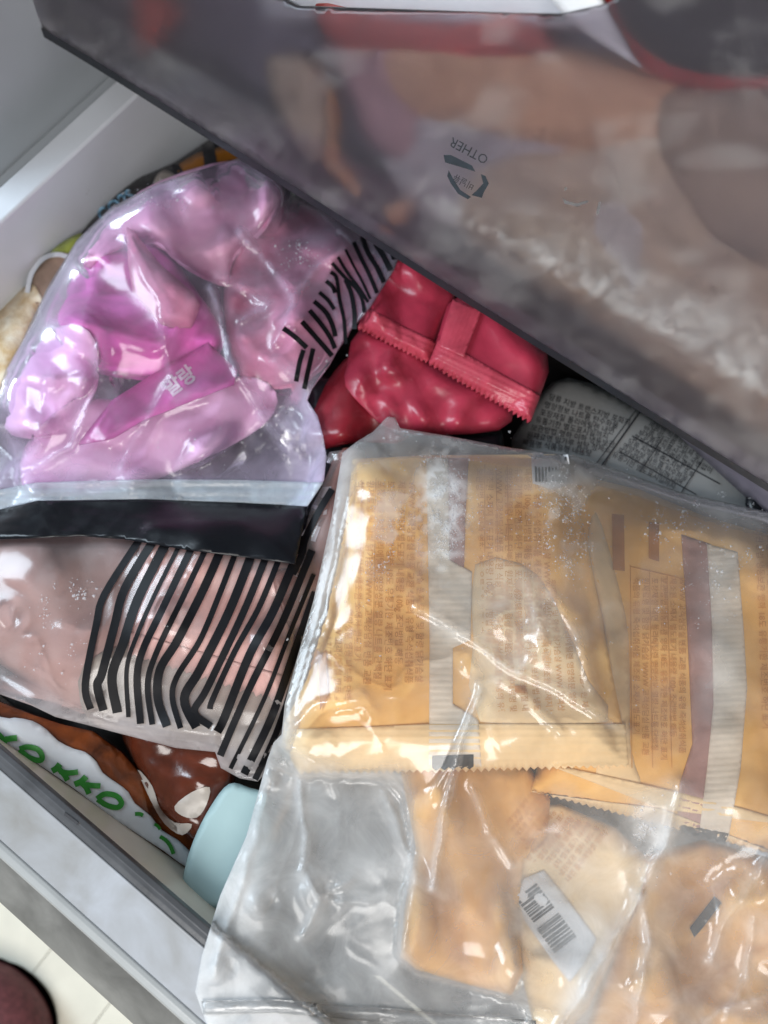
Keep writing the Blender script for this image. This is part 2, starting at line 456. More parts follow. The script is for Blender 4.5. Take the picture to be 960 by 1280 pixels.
# ================================================================== SETTING
FZ = -.32
floor = link('floor', [(-2, -2, FZ - .006), (2, -2, FZ - .006), (2, 2, FZ - .006), (-2, 2, FZ - .006)], [(0, 1, 2, 3)], M['floor'])
tag(floor, kind='structure')
x0 = line_x((61, 1190), FZ)
for k in range(-4, 5):
    w = .064
    prism('plank', [(x0 + k * w + .0003, FZ - .005), (x0 + (k + 1) * w - .0003, FZ - .005), (x0 + (k + 1) * w - .0003, FZ), (x0 + k * w + .0003, FZ)], -.75, .1, 'Y', M['floor'], floor, .0003)

# ---- open drawer (white tub, grey see-through front)
M['front_frost_sheen'] = plain('front_frost_sheen', (.40, .42, .46), .34, .25, 26, .15, 60, col2=(.27, .265, .255))  # frosted grey plastic; bluish blotches paint its cloudy reflections into the colour
M['bead'] = plain('bead', (.40, .41, .41), .3, .1, 40, .05)
M['front_lip'] = plain('front_lip', (.21, .205, .195), .3, .45, 34, .1, 60)
yin = line_y((132, 1050), 0); yout = line_y((130, 1073), 0)
y3 = line_y((125, 1170), -.016); y4 = line_y((83, 1205), -.045)
XL, XR = -.5, .5
xin = line_x((86, 198), 0); xo = line_x((72, 166), 0)
dr = empty('freezer_bin', (0, yin, -.15), 'pulled-out white freezer drawer with grey front, filled with bagged frozen food', 'drawer', None)
prism('front_wall', [(yin, -.002), (yout, -.002), (yout, -.16), (yin - .002, -.16)], xin, XR, 'X', M['inner_wall'], dr)
rim = prism('rim', [(yin + .001, -.004), (yin + .0005, 0), ((yin + yout) / 2 + .001, .0012), ((yin + yout) / 2 - .001, -.0006), (yout - .0006, -.001), (yout - .0012, -.006)], xin, XR, 'X', M['rim_grey'], dr, .0006)
prism('front_panel', [(yout - .0015, -.003), (y3, -.016), (y3, -.022), (yout - .0015, -.02)], xin - .02, XR, 'X', M['front_frost_sheen'], dr, .0012)
prism('front_lip', [(y3 - .0003, -.0145), (y3 - .003, -.0165), (y4, -.045), (y4, -.10), (y3 - .0003, -.10)], xin - .02, XR, 'X', M['front_lip'], dr, .0012)
prism('edge_bead', [(y3 + .0030, -.0160), (y3 + .0022, -.0138), (y3 + .0004, -.0130), (y3 - .0022, -.0136), (y3 - .0036, -.0158), (y3 - .0034, -.0190), (y3 + .0020, -.0190)], xin - .02, XR, 'X', M['bead'], dr, .0005)
prism('side_wall', [(xin, 0), (xo, 0), (xo, -.16), (xin + .004, -.16)], yin + .002, .45, 'Y', M['white_plastic'], dr, .002)
prism('side_wall', [(XR - .01, 0), (XR, 0), (XR, -.16), (XR - .01, -.16)], yin + .002, .45, 'Y', M['white_plastic'], dr, .002)
prism('drawer_bottom', [(yin, -.16), (.45, -.16), (.45, -.166), (yin, -.166)], xin, XR, 'X', M['white_plastic'], dr)
nt_ = [pt(90 + du, 1022 + dv, .0015) for du, dv in ((-9, -7), (8, 6), (6, 9), (-10, -3))]
link('notch', nt_ + [p - np.array((0, 0, .002)) for p in nt_], [(0, 1, 2, 3), (7, 6, 5, 4), (0, 4, 5, 1), (1, 5, 6, 2), (2, 6, 7, 3), (3, 7, 4, 0)], M['ink'], dr, False)

# ---- freezer cabinet liner
fl = empty('freezer_cabinet', (xo - .05, .1, -.2), 'white moulded freezer lining wall behind the drawer edge at upper left', 'freezer')
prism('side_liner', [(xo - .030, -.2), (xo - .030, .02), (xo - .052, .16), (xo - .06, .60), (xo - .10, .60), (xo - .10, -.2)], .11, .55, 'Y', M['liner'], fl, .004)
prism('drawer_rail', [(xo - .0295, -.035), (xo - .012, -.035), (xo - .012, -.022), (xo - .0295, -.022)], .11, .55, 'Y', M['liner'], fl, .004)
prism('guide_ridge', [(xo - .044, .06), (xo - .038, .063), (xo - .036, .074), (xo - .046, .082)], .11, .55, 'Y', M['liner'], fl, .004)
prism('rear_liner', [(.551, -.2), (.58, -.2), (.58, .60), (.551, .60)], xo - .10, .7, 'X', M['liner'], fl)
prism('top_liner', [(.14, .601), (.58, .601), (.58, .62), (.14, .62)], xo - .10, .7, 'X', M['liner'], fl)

# ---- upper drawer: smoky see-through front and what shows through it
ZB = .035
yb = .5 * (line_y((250, 163), ZB) + line_y((800, 509), ZB))
TH = math.radians(66)                                   # lean of the front from the horizontal
UP = Plane((0, -math.sin(TH), math.cos(TH)), (0, yb, ZB))
def smoke(name, haze, col, rough, tint):
    """smoky see-through plastic: blurs what lies behind it; attribute 'fog' is frost stuck to it"""
    m, nt, N, L = mat(name)
    o = N('ShaderNodeOutputMaterial')
    rf = N('ShaderNodeBsdfRefraction'); rf.inputs[0].default_value = (*tint, 1); rf.inputs['Roughness'].default_value = rough; rf.inputs['IOR'].default_value = 1.18
    df = N('ShaderNodeBsdfDiffuse'); df.inputs[0].default_value = (*col, 1)
    at = N('ShaderNodeAttribute'); at.attribute_name = 'fog'
    nz = noise_node(N, L, 110, 8, dist=1.2, rough=.7)
    mr = N('ShaderNodeMapRange'); mr.inputs[1].default_value = .3; mr.inputs[2].default_value = .72; mr.inputs[3].default_value = .6; mr.inputs[4].default_value = 1.15; L(nz, mr.inputs[0])
    mu = N('ShaderNodeMath'); mu.operation = 'MULTIPLY'; L(at.outputs['Fac'], mu.inputs[0]); L(mr.outputs[0], mu.inputs[1])
    n2 = noise_node(N, L, 14, 5)
    hz = N('ShaderNodeMapRange'); hz.inputs[1].default_value = .3; hz.inputs[2].default_value = .7; hz.inputs[3].default_value = haze * .8; hz.inputs[4].default_value = haze * 1.2; L(n2, hz.inputs[0])
    m1 = N('ShaderNodeMixShader'); L(hz.outputs[0], m1.inputs[0]); L(rf.outputs[0], m1.inputs[1]); L(df.outputs[0], m1.inputs[2])
    fd = N('ShaderNodeBsdfDiffuse'); fd.inputs[0].default_value = (.80, .78, .75, 1)
    mu.use_clamp = True
    m2 = N('ShaderNodeMixShader'); L(mu.outputs[0], m2.inputs[0]); L(m1.outputs[0], m2.inputs[1]); L(fd.outputs[0], m2.inputs[2])
    gl = N('ShaderNodeBsdfGlossy'); gl.inputs['Roughness'].default_value = .22
    fr = N('ShaderNodeFresnel'); fr.inputs[0].default_value = 1.4
    m3 = N('ShaderNodeMixShader'); L(fr.outputs[0], m3.inputs[0]); L(m2.outputs[0], m3.inputs[1]); L(gl.outputs[0], m3.inputs[2])
    L(m3.outputs[0], o.inputs[0])
    bp = N('ShaderNodeBump'); bp.inputs['Strength'].default_value = .08; bp.inputs['Distance'].default_value = .001; L(nz, bp.inputs['Height'])
    for s in (df, gl, fd): L(bp.outputs[0], s.inputs['Normal'])
    return m
M['smoke'] = smoke('smoke', .16, (.215, .195, .22), .52, (.86, .84, .87))
M['smoke_edge'] = plain('smoke_edge', (.022, .024, .030), .3, .2, 60, .1)
ud = empty('freezer_bin', UP.point(np.array([480]), np.array([306]), np.array([0]))[0], 'smoky see-through upper drawer with handle cut-out and recycling mark, overhanging the pile', 'drawer')
EDGE = [(18, -40), (19, -10), (24, 14), (38, 31), (62, 46), (120, 81), (250, 163), (400, 258), (600, 385), (800, 510), (960, 610), (1100, 698)]
PANEL = EDGE + [(1100, -120), (800, -120), (775, -6), (755, 6), (700, 18), (640, 17), (520, 13), (372, 8), (350, -4), (335, -40)]
def below_crease(u, v): return (v - (25 + (u - 150) * .575)) * .87
def panel_top(u, v):
    k = below_crease(u, v)
    return -.010 * np.clip(k / 90, 0, 1.2) ** 1.2 * sstep(-10, 25, k) + .0006 * (fbm(u / 90, v / 90, 5) - .5)
def panel_fog(u, v):
    k = below_crease(u, v)
    mott = sstep(.36, .66, fbm(u / 15 + v / 60, v / 13, 12)); fine = sstep(.35, .65, fbm(u / 7, v / 7, 15))
    a = .24 * sstep(-78, -40, k) * sstep(12, -4, k) * sstep(560, 760, u) * (.45 + .5 * mott) * (.75 + .3 * fine)
    a = a + .22 * np.exp(-((k + 4) / 12) ** 2) * sstep(470, 580, u) * fine + .03 * sstep(0, 20, k) * mott
    a = a + .10 * sstep(.5, .75, fbm(u / 70, v / 40, 33))
    return np.clip(a, 0, 1)
slab('front_panel', PANEL, panel_top, M['smoke'], ud, 9, .0022, UP, fog=panel_fog)
ribbons('panel_edge', [(smooth(EDGE, 4, False), 8)], over(panel_top, .0006), M['smoke_edge'], ud, UP)
e0 = [UP.point(np.array([p[0]]), np.array([p[1]]), np.array([-.012]))[0] for p in EDGE[5:]]
# tub behind the front: floor and side
q0 = UP.point(np.array([40.]), np.array([32.]), np.array([-.012]))[0]; q1 = e0[-1]
prism('drawer_base', [(yb + .012, ZB), (yb + .30, ZB), (yb + .30, ZB - .002), (yb + .012, ZB - .002)], q0[0], q1[0] + .1, 'X', M['smoke_edge'], ud)

# slanted marking, upside down
ink = over(panel_top, .0003)
writing('recycling_mark', [('OTHER', 612, 196, 17, 208, .95), ('비닐류', 594, 231, 11, 208, .95)], ink, M['date_ink'], ud, UP)
def z4(l): return [(520 + x / 3.43, 150 + y / 3.43) for x, y in l]
polys('recycling_mark', [z4([(118, 150), (150, 150), (240, 195), (255, 222), (215, 208), (125, 182)]),
                         z4([(278, 232), (298, 240), (312, 272), (290, 312), (282, 334), (238, 322), (262, 300), (288, 272)]),
                         z4([(140, 215), (158, 250), (190, 300), (236, 330), (222, 340), (180, 316), (148, 270), (134, 240)])], ink, M['date_ink'], ud, 6, UP)
M['grey_ink'] = plain('grey_ink', (.16, .15, .15), .6, .2, 100, 0)
polys('faint_print', [z4([(630, 330), (640, 345), (690, 358), (735, 345), (740, 352), (690, 372), (635, 358)]), z4([(785, 350), (793, 352), (782, 405), (772, 402)]), z4([(640, 285), (650, 290), (640, 305), (634, 298)])], ink, M['grey_ink'], ud, 6, UP)

def behind(name, label, cat, poly, h, puff, rad, m, seed=1, crumple=.0015, group=None):
    c = np.mean(np.asarray(poly), 0)
    root = empty(name, UP.point(np.array([c[0]]), np.array([c[1]]), np.array([h]))[0], label, cat, group)
    def fn(u, v):
        t = np.clip(segdist(poly, u, v) / rad, 0, 1)
        return h + puff * np.sqrt(1 - (1 - t) ** 2) + crumple * (ridged(u / 70, v / 70, seed) - .6)
    slab('body', poly, fn, m, root, 12, puff * .8 + .003, UP)
    return root, fn
def uplain(k, *a, **kw): M[k] = plain(k, *a, **kw); return M[k]
behind('grey_bag', 'dim grey bag filling the upper drawer behind its smoky front', 'bag', smooth([(40, -60), (60, 30), (300, 180), (560, 350), (800, 500), (1100, 690), (1100, -150), (60, -150)], 3), -.050, .010, 60, uplain('up_grey', (.22, .205, .26), .5, .5, 14, .4, 60), 3, .006)
behind('frozen_meat', 'small red frozen piece in the left end of the upper drawer', 'food', smooth([(168, -6), (212, 4), (206, 46), (178, 76), (166, 48)], 4), -.020, .008, 25, uplain('up_red', (.75, .12, .07), .5, .4, 60, .4), 4)
behind('frozen_meat', 'red frozen piece beside the white gap at the top of the upper drawer', 'food', smooth([(395, 5), (470, 20), (560, 30), (640, 20), (690, 60), (600, 95), (500, 70), (450, 78), (410, 50)], 4), -.024, .010, 30, uplain('up_red2', (.65, .12, .10), .5, .5, 50, .4), 5)
behind('frozen_dumpling', 'pale crescent shaped frozen piece with orange edge in upper drawer', 'food', smooth([(332, 75), (380, 72), (402, 100), (412, 160), (400, 200), (382, 196), (350, 150)], 4), -.012, .007, 28, uplain('up_tan', (.55, .43, .30), .5, .4, 60, .4), 6)
behind('orange_strip', 'curved orange strip of food along the pale crescent piece in upper drawer', 'food', smooth([(396, 92), (410, 112), (420, 150), (418, 190), (440, 225), (448, 245), (425, 228), (404, 200), (408, 160), (402, 120)], 4), -.014, .004, 8, uplain('up_orange', (.70, .33, .12), .5, .4, 60, .4), 7)
behind('frozen_shrimp', 'small orange red shrimp piece at the lower edge of the upper drawer', 'food', smooth([(474, 262), (500, 252), (512, 270), (500, 290), (478, 288)], 4), -.018, .006, 12, M['up_orange'], 8)
behind('peach_packet', 'peach coloured soft packet behind the middle of the smoky upper front', 'packet', smooth([(470, 60), (580, 35), (690, 60), (760, 75), (860, 100), (850, 170), (740, 190), (620, 175), (500, 140)], 4), -.028, .014, 45, uplain('up_peach', (.92, .52, .30), .5, .35, 30, .4, 60), 9)
behind('pink_packet', 'greyish pink packet near the top of the upper drawer front', 'packet', smooth([(405, 25), (500, 40), (540, 100), (520, 200), (470, 190), (430, 110)], 4), -.030, .012, 40, uplain('up_pink', (.60, .36, .38), .5, .35, 30, .4, 60), 10)
behind('beige_packet', 'large beige packet filling the right side of the upper drawer', 'packet', smooth([(620, 190), (760, 170), (860, 110), (1000, 90), (1100, 120), (1100, 660), (960, 560), (780, 430), (620, 330), (560, 260)], 4), -.028, .014, 70, uplain('up_beige', (.78, .60, .40), .5, .4, 22, .5, 60, col2=(.50, .40, .30)), 11, .005)
behind('brown_packet', 'brownish packet high at the right edge of the upper drawer, under the black dish', 'packet', smooth([(820, 130), (900, 110), (1000, 110), (1100, 140), (1100, 330), (960, 340), (860, 270)], 4), -.016, .006, 40, uplain('up_brown', (.52, .40, .29), .5, .4, 25, .4, 60), 21, .003)
behind('tan_packet', 'small tan packet low in the upper drawer, above the frosty crease', 'packet', smooth([(620, 270), (700, 270), (770, 310), (790, 370), (740, 390), (650, 330)], 4), -.016, .005, 30, uplain('up_tan2', (.66, .46, .26), .5, .4, 25, .4, 60), 22, .003)
behind('white_wrap', 'whitish upright fold of wrapping behind the upper drawer front', 'wrapper', [(690, 250), (770, 218), (828, 200), (834, 352), (796, 384), (720, 350)], -.018, .004, 50, uplain('up_white', (.74, .69, .63), .5, .2, 40, .4), 12)
behind('grey_wrap', 'pale grey wrapping around the recycling mark in the upper drawer', 'wrapper', smooth([(470, 130), (600, 130), (720, 180), (780, 250), (740, 330), (600, 300), (500, 240)], 4), -.026, .005, 45, uplain('up_pale', (.62, .58, .59), .5, .3, 25, .4, 60), 13)
behind('paper_label', 'white paper with dark spots and red edge at the top of upper drawer', 'label', [(665, -30), (735, -30), (790, 72), (800, 84), (745, 52), (705, 20)], -.0035, .001, 15, uplain('up_paper', (.90, .90, .92), .5, .05, 40, .1), 14, .0004)
behind('black_dish', 'round black dish with red rim in the upper right corner', 'dish', smooth([(765, -40), (775, 25), (820, 72), (880, 92), (960, 96), (1060, 90), (1060, -60), (800, -80)], 4), -.010, .004, 20, uplain('up_black', (.016, .016, .018), .35, .2, 40, .2), 15, .0004)
behind('red_plate', 'thin red rim curving around the black dish at upper right', 'plate', smooth([(738, -40), (752, 20), (790, 76), (850, 108), (960, 118), (1060, 112), (1060, -60), (780, -90)], 4), -.016, .003, 12, uplain('up_rim', (.50, .045, .04), .4, .2, 40, .2), 16, .0004)
behind('white_box', 'white box showing through the handle cut-out at the top edge', 'box', [(300, -110), (330, 26), (800, 36), (840, -110)], -.030, .004, 12, M['white_plastic'], 17, .0003)

# ================================================================== THE PILE
def z_wall(u, v):
    d = R @ np.array(((u - 480) / F, (v - 640) / F, 1)); t = (yin - C[1]) / d[1]; return (C + d * t)[2]
# ---- bottom of the pile
stamp([(-240, 741), (-240, 1275), (760, 1600), (640, 1472)], lambda u, v: u * 0 + .0015)
packet('gap_shade_sheet', smooth([(-200, 330), (60, 290), (240, 130), (420, 200), (700, 380), (1000, 560), (1000, 900), (600, 1200), (330, 1180), (180, 1000), (-60, 840), (-220, 640)], 3),
       'dark sheet added under the pile to put shade in the gaps', 'bag', M['gap_and_packet_black'], -.085, .004, 60, drape=False, step=14, crumple=.004)  # added sheet; its near-black colour stands for the shade between packets

# ---- behind the pink bag along the white wall
packet('dark_packet', smooth([(95, 300), (150, 235), (215, 205), (285, 165), (330, 200), (240, 260), (150, 310)], 3), 'dark packet with blue letters squeezed along the white wall', 'packet', M['gap_and_packet_black'], -.052, .010, 30)
p_, f_ = packet('orange_packet', smooth([(218, 212), (245, 192), (268, 186), (290, 178), (300, 200), (262, 225), (232, 232)], 3), 'orange and black packet by the white wall at the back', 'packet', M['orange'], -.045, .006, 12)
polys('black_print', [[(252, 180), (266, 176), (272, 205), (256, 214)], [(214, 205), (224, 206), (236, 226), (222, 228)]], over(f_, .0006), M['ink'], p_)
p_, f_ = packet('glint_piece', smooth([(192, 228), (205, 212), (222, 222), (230, 240), (205, 250)], 3), 'small pale piece painting a white glint behind the pink bag', 'packet', M['silver'], -.045, .004, 8)  # pale piece put in as a white glint among the dark packets
p_, f_ = packet('blue_packet', smooth([(108, 282), (140, 256), (176, 234), (182, 246), (150, 275), (120, 296)], 3), 'dark packet edge with pale blue letters by the white wall', 'packet', M['gap_and_packet_black'], -.043, .004, 8)
writing('lettering', [('CO2', 128, 279, 24, -36, .9), ('S', 162, 252, 20, -36)], over(f_, .0006), M['blue_print'], p_)
packet('green_packet', smooth([(62, 318), (82, 300), (104, 292), (96, 320), (80, 332)], 3), 'lime green packet corner between white wall and pink bag', 'packet', M['lime'], -.040, .004, 8)
p_, f_ = packet('paper_cup', smooth([(33, 372), (38, 342), (52, 322), (72, 316), (92, 320), (86, 345), (66, 378), (48, 384)], 3), 'tan paper cup with a white rim beside the pink bag', 'cup', M['tan'], -.042, .006, 12)
ribbons('rim', [([(34, 366), (39, 343), (53, 324), (72, 318), (92, 324)], 6)], over(f_, .0018), M['white_plastic'], p_)
p_, f_ = packet('frozen_bread', smooth([(-60, 440), (0, 388), (34, 356), (50, 366), (54, 400), (30, 470), (-10, 560), (-80, 600)], 4), 'frosty cream coloured food with brown toasted spots at the left edge', 'food', M['cream_food'], -.050, .016, 35, crumple=.004, scale=22)

# ---- pouch with green lettering against the front wall
zl = z_wall(0, 922); zr = z_wall(228, 1080)
def pouch_h(u, v): return zl + (zr - zl) * np.clip((u) / 228, -.4, 1.3)
POUCH = [(-60, 850), (0, 878), (38, 893), (75, 905), (115, 914), (150, 940), (190, 985), (214, 1022), (246, 1052), (262, 1085), (240, 1090), (205, 1066), (150, 1030), (90, 986), (40, 952), (-2, 924), (-60, 884)]
root = empty('food_pouch', pt(110, 960, -.03), 'white pouch with green brush lettering and glazed brown food picture at drawer front', 'pouch')
under = lambda u, v: pouch_h(u, v) + .0015 * (fbm(u / 40, v / 40, 4) - .5) + .0025 * sstep(0, 26, segdist(POUCH, u, v))
slab('body', POUCH, under, M['glaze'], root, 7, .006)
stamp(POUCH, under)
SCAL = smooth([(-60, 868), (0, 896), (18, 897), (40, 901), (58, 912), (72, 926), (92, 936), (106, 940), (120, 952), (128, 966), (146, 979), (160, 990), (168, 1004), (188, 1020), (202, 1038), (222, 1050), (238, 1066), (246, 1078), (236, 1086), (205, 1064), (150, 1028), (90, 984), (40, 950), (-2, 922), (-60, 884)], 2)
scal = over(under, .0012)
slab('front_print', SCAL, scal, M['pouch_white'], root, 7, .0008)
gi = over(scal, .0006)
def z5(l): return [(x / 3.2, 880 + y / 3.2) for x, y in l]
letters = [(z5([(-10, 118), (12, 142), (30, 150)]), 6), (z5([(22, 142), (45, 138), (68, 136)]), 6),
           (z5([(78, 180), (110, 172), (150, 182), (168, 208), (160, 226), (120, 216), (92, 196), (80, 181)]), 5.5),
           (z5([(240, 240), (225, 258), (208, 268)]), 6), (z5([(228, 252), (256, 282), (270, 306)]), 5.5), (z5([(238, 270), (275, 276), (312, 272)]), 5.5),
           (z5([(345, 290), (325, 310), (298, 322)]), 6), (z5([(322, 312), (344, 334), (356, 360)]), 5.5), (z5([(330, 322), (368, 326), (402, 328)]), 5.5),
           (z5([(388, 380), (420, 360), (465, 368), (486, 396), (468, 414), (425, 404), (390, 381)]), 5.5),
           (z5([(540, 440), (560, 440), (572, 446)]), 4), (z5([(618, 480), (632, 490), (640, 502)]), 3), (z5([(640, 530), (664, 546), (682, 570), (694, 600)]), 4)]
ribbons('lettering', [(l, w * 1.25) for l, w in letters], gi, M['green_ink'], root)

# ---- brown foil sachet
p_, f_ = packet('foil_sachet', smooth([(150, 905), (200, 905), (285, 930), (292, 985), (262, 1045), (244, 1052), (214, 1028), (180, 980)], 3), 'shiny brown foil sachet with silvery patches under the striped bag', 'sachet', M['brown_foil'], -.050, .012, 35, crumple=.003, scale=30)
for q in ([(218, 1008), (240, 990), (262, 984), (258, 1006), (246, 1022), (228, 1020)], [(172, 962), (190, 982), (200, 1010), (218, 1028), (240, 1030), (228, 1044), (206, 1030), (188, 1000)]): polys('silver_patch', [smooth(q, 3)], over(f_, .0006), M['silver'], p_, 6)

# ---- dark paper-like sachet at the back
LAB = [(640, 560), (652, 530), (690, 478), (740, 480), (850, 540), (970, 615), (1020, 660), (980, 680), (860, 640), (760, 600), (690, 590)]
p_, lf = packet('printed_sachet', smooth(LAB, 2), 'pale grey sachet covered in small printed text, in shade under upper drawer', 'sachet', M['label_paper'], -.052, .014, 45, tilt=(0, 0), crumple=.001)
it = []
for k in range(7): it.append((kor[k][:15], 652 + k * 5.5, 556 - k * 9.5, 9.5, 9 + k * 1.5, .95))
for k in range(9): it.append((kor[(k + 3) % 10][:14], 764 - k * 2 + k * 8.5, 570 - 5 * k + k * 4.2 - k * 4.6, 9.0, 28, .95))
writing('printed_text', it, over(lf, .0006), M['ink'], p_)
ribbons('print_rule', [([(802, 512), (752, 582)], 2.2), ([(797, 510), (745, 580)], 1.2), ([(790, 545), (900, 605)], 1.5), ([(775, 565), (870, 618)], 1.5), ([(830, 545), (800, 590)], 1.2), ([(880, 572), (850, 618)], 1.2)], over(lf, .0007), M['ink'], p_)
packet('black_packet', smooth([(932, 628), (948, 606), (985, 620), (985, 660), (950, 655)], 3), 'small black corner of a packet at the right edge under upper drawer', 'packet', M['black_film'], -.030, .004, 10)

# ---- black band lying beneath the red packets
packet('black_wrapper', [(380, 470), (420, 470), (520, 540), (628, 538), (632, 570), (520, 580), (430, 590), (404, 610), (396, 560)], 'black plastic strip showing below the red packets', 'wrapper', M['black_film'], -.030, .004, 14, crumple=.0006)

# ---- red packets
G = 'glossy red packets under the upper drawer'
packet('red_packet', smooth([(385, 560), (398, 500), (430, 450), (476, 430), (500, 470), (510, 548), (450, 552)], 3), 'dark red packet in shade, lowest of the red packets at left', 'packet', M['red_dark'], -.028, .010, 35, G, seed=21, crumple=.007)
p_, f_ = packet('red_packet', smooth([(434, 454), (453, 408), (534, 440), (563, 460), (605, 480), (642, 512), (624, 537), (553, 543), (492, 540), (456, 510), (432, 482)], 2), 'glossy red packet in front, its top edge under two serrated seals', 'packet', M['red'], -.024, .010, 40, G, seed=22, crumple=.011, scale=46, ridges=[([(490, 440), (500, 490), (530, 520)], .004, 9), ([(600, 490), (575, 510), (570, 535)], .004, 8)])
z1 = zigzag((447, 408), (536, 452), 16, -3.5)
p_, f_ = packet('red_packet', z1 + [(553, 403), (569, 374), (560, 340), (520, 310), (480, 320), (462, 370)], 'red packet tucked under the upper drawer beside black stripes', 'packet', M['red'], -.016, .010, 30, G, seed=23, crumple=.007)
slab('end_seal', zigzag((447, 408), (536, 452), 16, -3.5) + [(546, 428), (462, 386)], ribs(f_, .0012, (455, 395), (445, 417), 7, .0004), M['red_seal'], p_, 3, .0006)
z2 = zigzag((536, 452), (664, 526), 22, -4)
p_, f_ = packet('red_packet', z2 + [(686, 465), (684, 440), (640, 390), (590, 360), (560, 380), (550, 410)], 'red packet with pleated back seal and serrated end at right', 'packet', M['red'], -.012, .010, 30, G, seed=24, crumple=.007)
slab('end_seal', zigzag((536, 452), (664, 526), 22, -4) + [(676, 494), (548, 424)], ribs(f_, .0014, (560, 430), (548, 455), 7, .0004), M['red_seal'], p_, 3, .0006)
slab('fin_seal', [(566, 374), (602, 388), (594, 410), (580, 446), (548, 432), (556, 404)], ribs(f_, .0020, (570, 380), (592, 388), 6, .0003), M['red_seal'], p_, 3, .0006)

# ---- striped bag and its packets
G = 'dusty pink packets in the striped bag'
packet('pink_packet', smooth([(-80, 700), (40, 655), (180, 670), (190, 760), (165, 835), (120, 892), (60, 872), (0, 830), (-80, 790)], 3), 'dusty pink packet at the left inside the striped bag', 'packet', M['rose'], -.034, .022, 70, G, seed=31, crumple=.002, scale=90)
packet('grey_packet', smooth([(105, 830), (200, 800), (350, 820), (352, 900), (318, 955), (270, 930), (170, 915), (110, 900)], 3), 'greyish packet along the lower seam of the striped bag', 'packet', M['stone'], -.036, .012, 30, seed=32, crumple=.002)
z3 = zigzag((160, 815), (238, 840), 9, -4) + zigzag((238, 840), (356, 876), 12, -5)[1:]
p_, f_ = packet('pink_packet', z3 + [(372, 780), (382, 690), (300, 660), (175, 665), (172, 740)], 'salmon pink packet with serrated lower edge behind black stripes', 'packet', M['salmon'], -.026, .018, 50, G, seed=33, crumple=.003, scale=50)
slab('end_seal', z3 + [(360, 846), (240, 812), (164, 790)], ribs(f_, .0008, (240, 838), (246, 815), 5, .0003), M['salmon'], p_, 5, .0005)
p_, f_ = packet('brown_packet', smooth([(340, 720), (372, 700), (404, 600), (430, 560), (452, 580), (430, 680), (395, 780), (370, 800)], 3), 'narrow brown packet edge with white letters between flap and yellow packets', 'packet', uplain('brown_red', (.28, .095, .075), .4, .3, 60, .2), -.026, .012, 30, seed=34)
def z8(l): return [(330 + x / 6.4, 560 + y / 6.4) for x, y in l]
polys('lettering', [z8([(468, 312), (540, 308), (532, 330), (498, 368), (500, 395), (478, 405), (430, 385), (446, 345)]), z8([(392, 452), (445, 468), (480, 410), (490, 415), (440, 500), (388, 480)]), z8([(360, 585), (384, 592), (336, 704), (300, 700)]),
                    z8([(425, 625), (452, 630), (410, 750), (372, 740)]), z8([(318, 850), (362, 868), (278, 1040), (230, 1010)]), z8([(478, 505), (505, 490), (500, 530), (470, 535)]), z8([(300, 1180), (330, 1170), (320, 1240), (280, 1230)])], over(f_, .0008), M['white_print'], p_, 4)

def bag_top(poly, base, wr=.0014, wscale=80, seed=5, rr=5, ridges=(), tilts=(), lift=.0012, ramp_=24, crease=.0008):
    """height of a film lying over whatever the pile holds under it; ridges are sharp creases, tilts are flat facets"""
    soft = blur(dilate(PILE, rr), rr); raw = blur(dilate(PILE, 3), 1)
    def fn(u, v):
        d = segdist(poly, u, v)
        b = base(u, v) if callable(base) else base
        h = np.maximum(np.maximum(samp(soft, u, v), b), samp(raw, u, v)) + lift
        k = sstep(0, ramp_, d)
        w = wr * .014 * facets(u, v, seed, wscale) + wr * .007 * facets(u, v, seed + 7, wscale * .45)
        x = u + 22 * vnoise(u / 60, v / 60, seed + 11); y = v + 22 * vnoise(u / 60, v / 60, seed + 12)
        cr = (1 - np.abs(2 * vnoise(x / 95, y / 150, seed + 21) - 1)) ** 9 + .7 * (1 - np.abs(2 * vnoise((x + y) / 130, (y - x) / 60, seed + 22) - 1)) ** 12
        w = w + crease * cr * sstep(.45, .7, vnoise(u / 110, v / 110, seed + 30))
        h = h + np.maximum(w, -.0003) * k
        for line, amp, wd in ridges:
            h = h + .8 * amp * np.exp(-segdist(line, u + 5 * (vnoise(u / 25, v / 25, seed + 41) - .5), v + 5 * (vnoise(u / 25, v / 25, seed + 42) - .5), False) / (wd * .75)) * (.35 + .65 * k)
        for (cu, cv, rad, gu, gv) in tilts:
            r2 = ((u - cu) ** 2 + (v - cv) ** 2) / rad ** 2
            h = h + (gu * (u - cu) + gv * (v - cv)) * 1e-3 * np.exp(-r2 ** 2)  + abs(gu * rad * 1e-3) * np.exp(-(r2 / 2.2) ** 2) * .5
        return h
    return fn
def bag_film(root, poly, top, m, depth, step=6, fog=None, ramp_=60):
    def bot(u, v, zt): return zt - .0006 - depth * sstep(4, ramp_, segdist(poly, u, v))
    o = slab('film', poly, top, m, root, step, bottom=bot, fog=fog or (lambda u, v: u * 0))
    stamp(poly, top)
    return o
def crease_fog(u, v, lines, k=1.0):
    f = 0 * u
    for line, amp, w in lines: f = np.maximum(f, k * np.clip(amp / .004, .3, 1.5) * np.exp(-(segdist(line, u, v, False) / (w * 1.5)) ** 2))
    return f
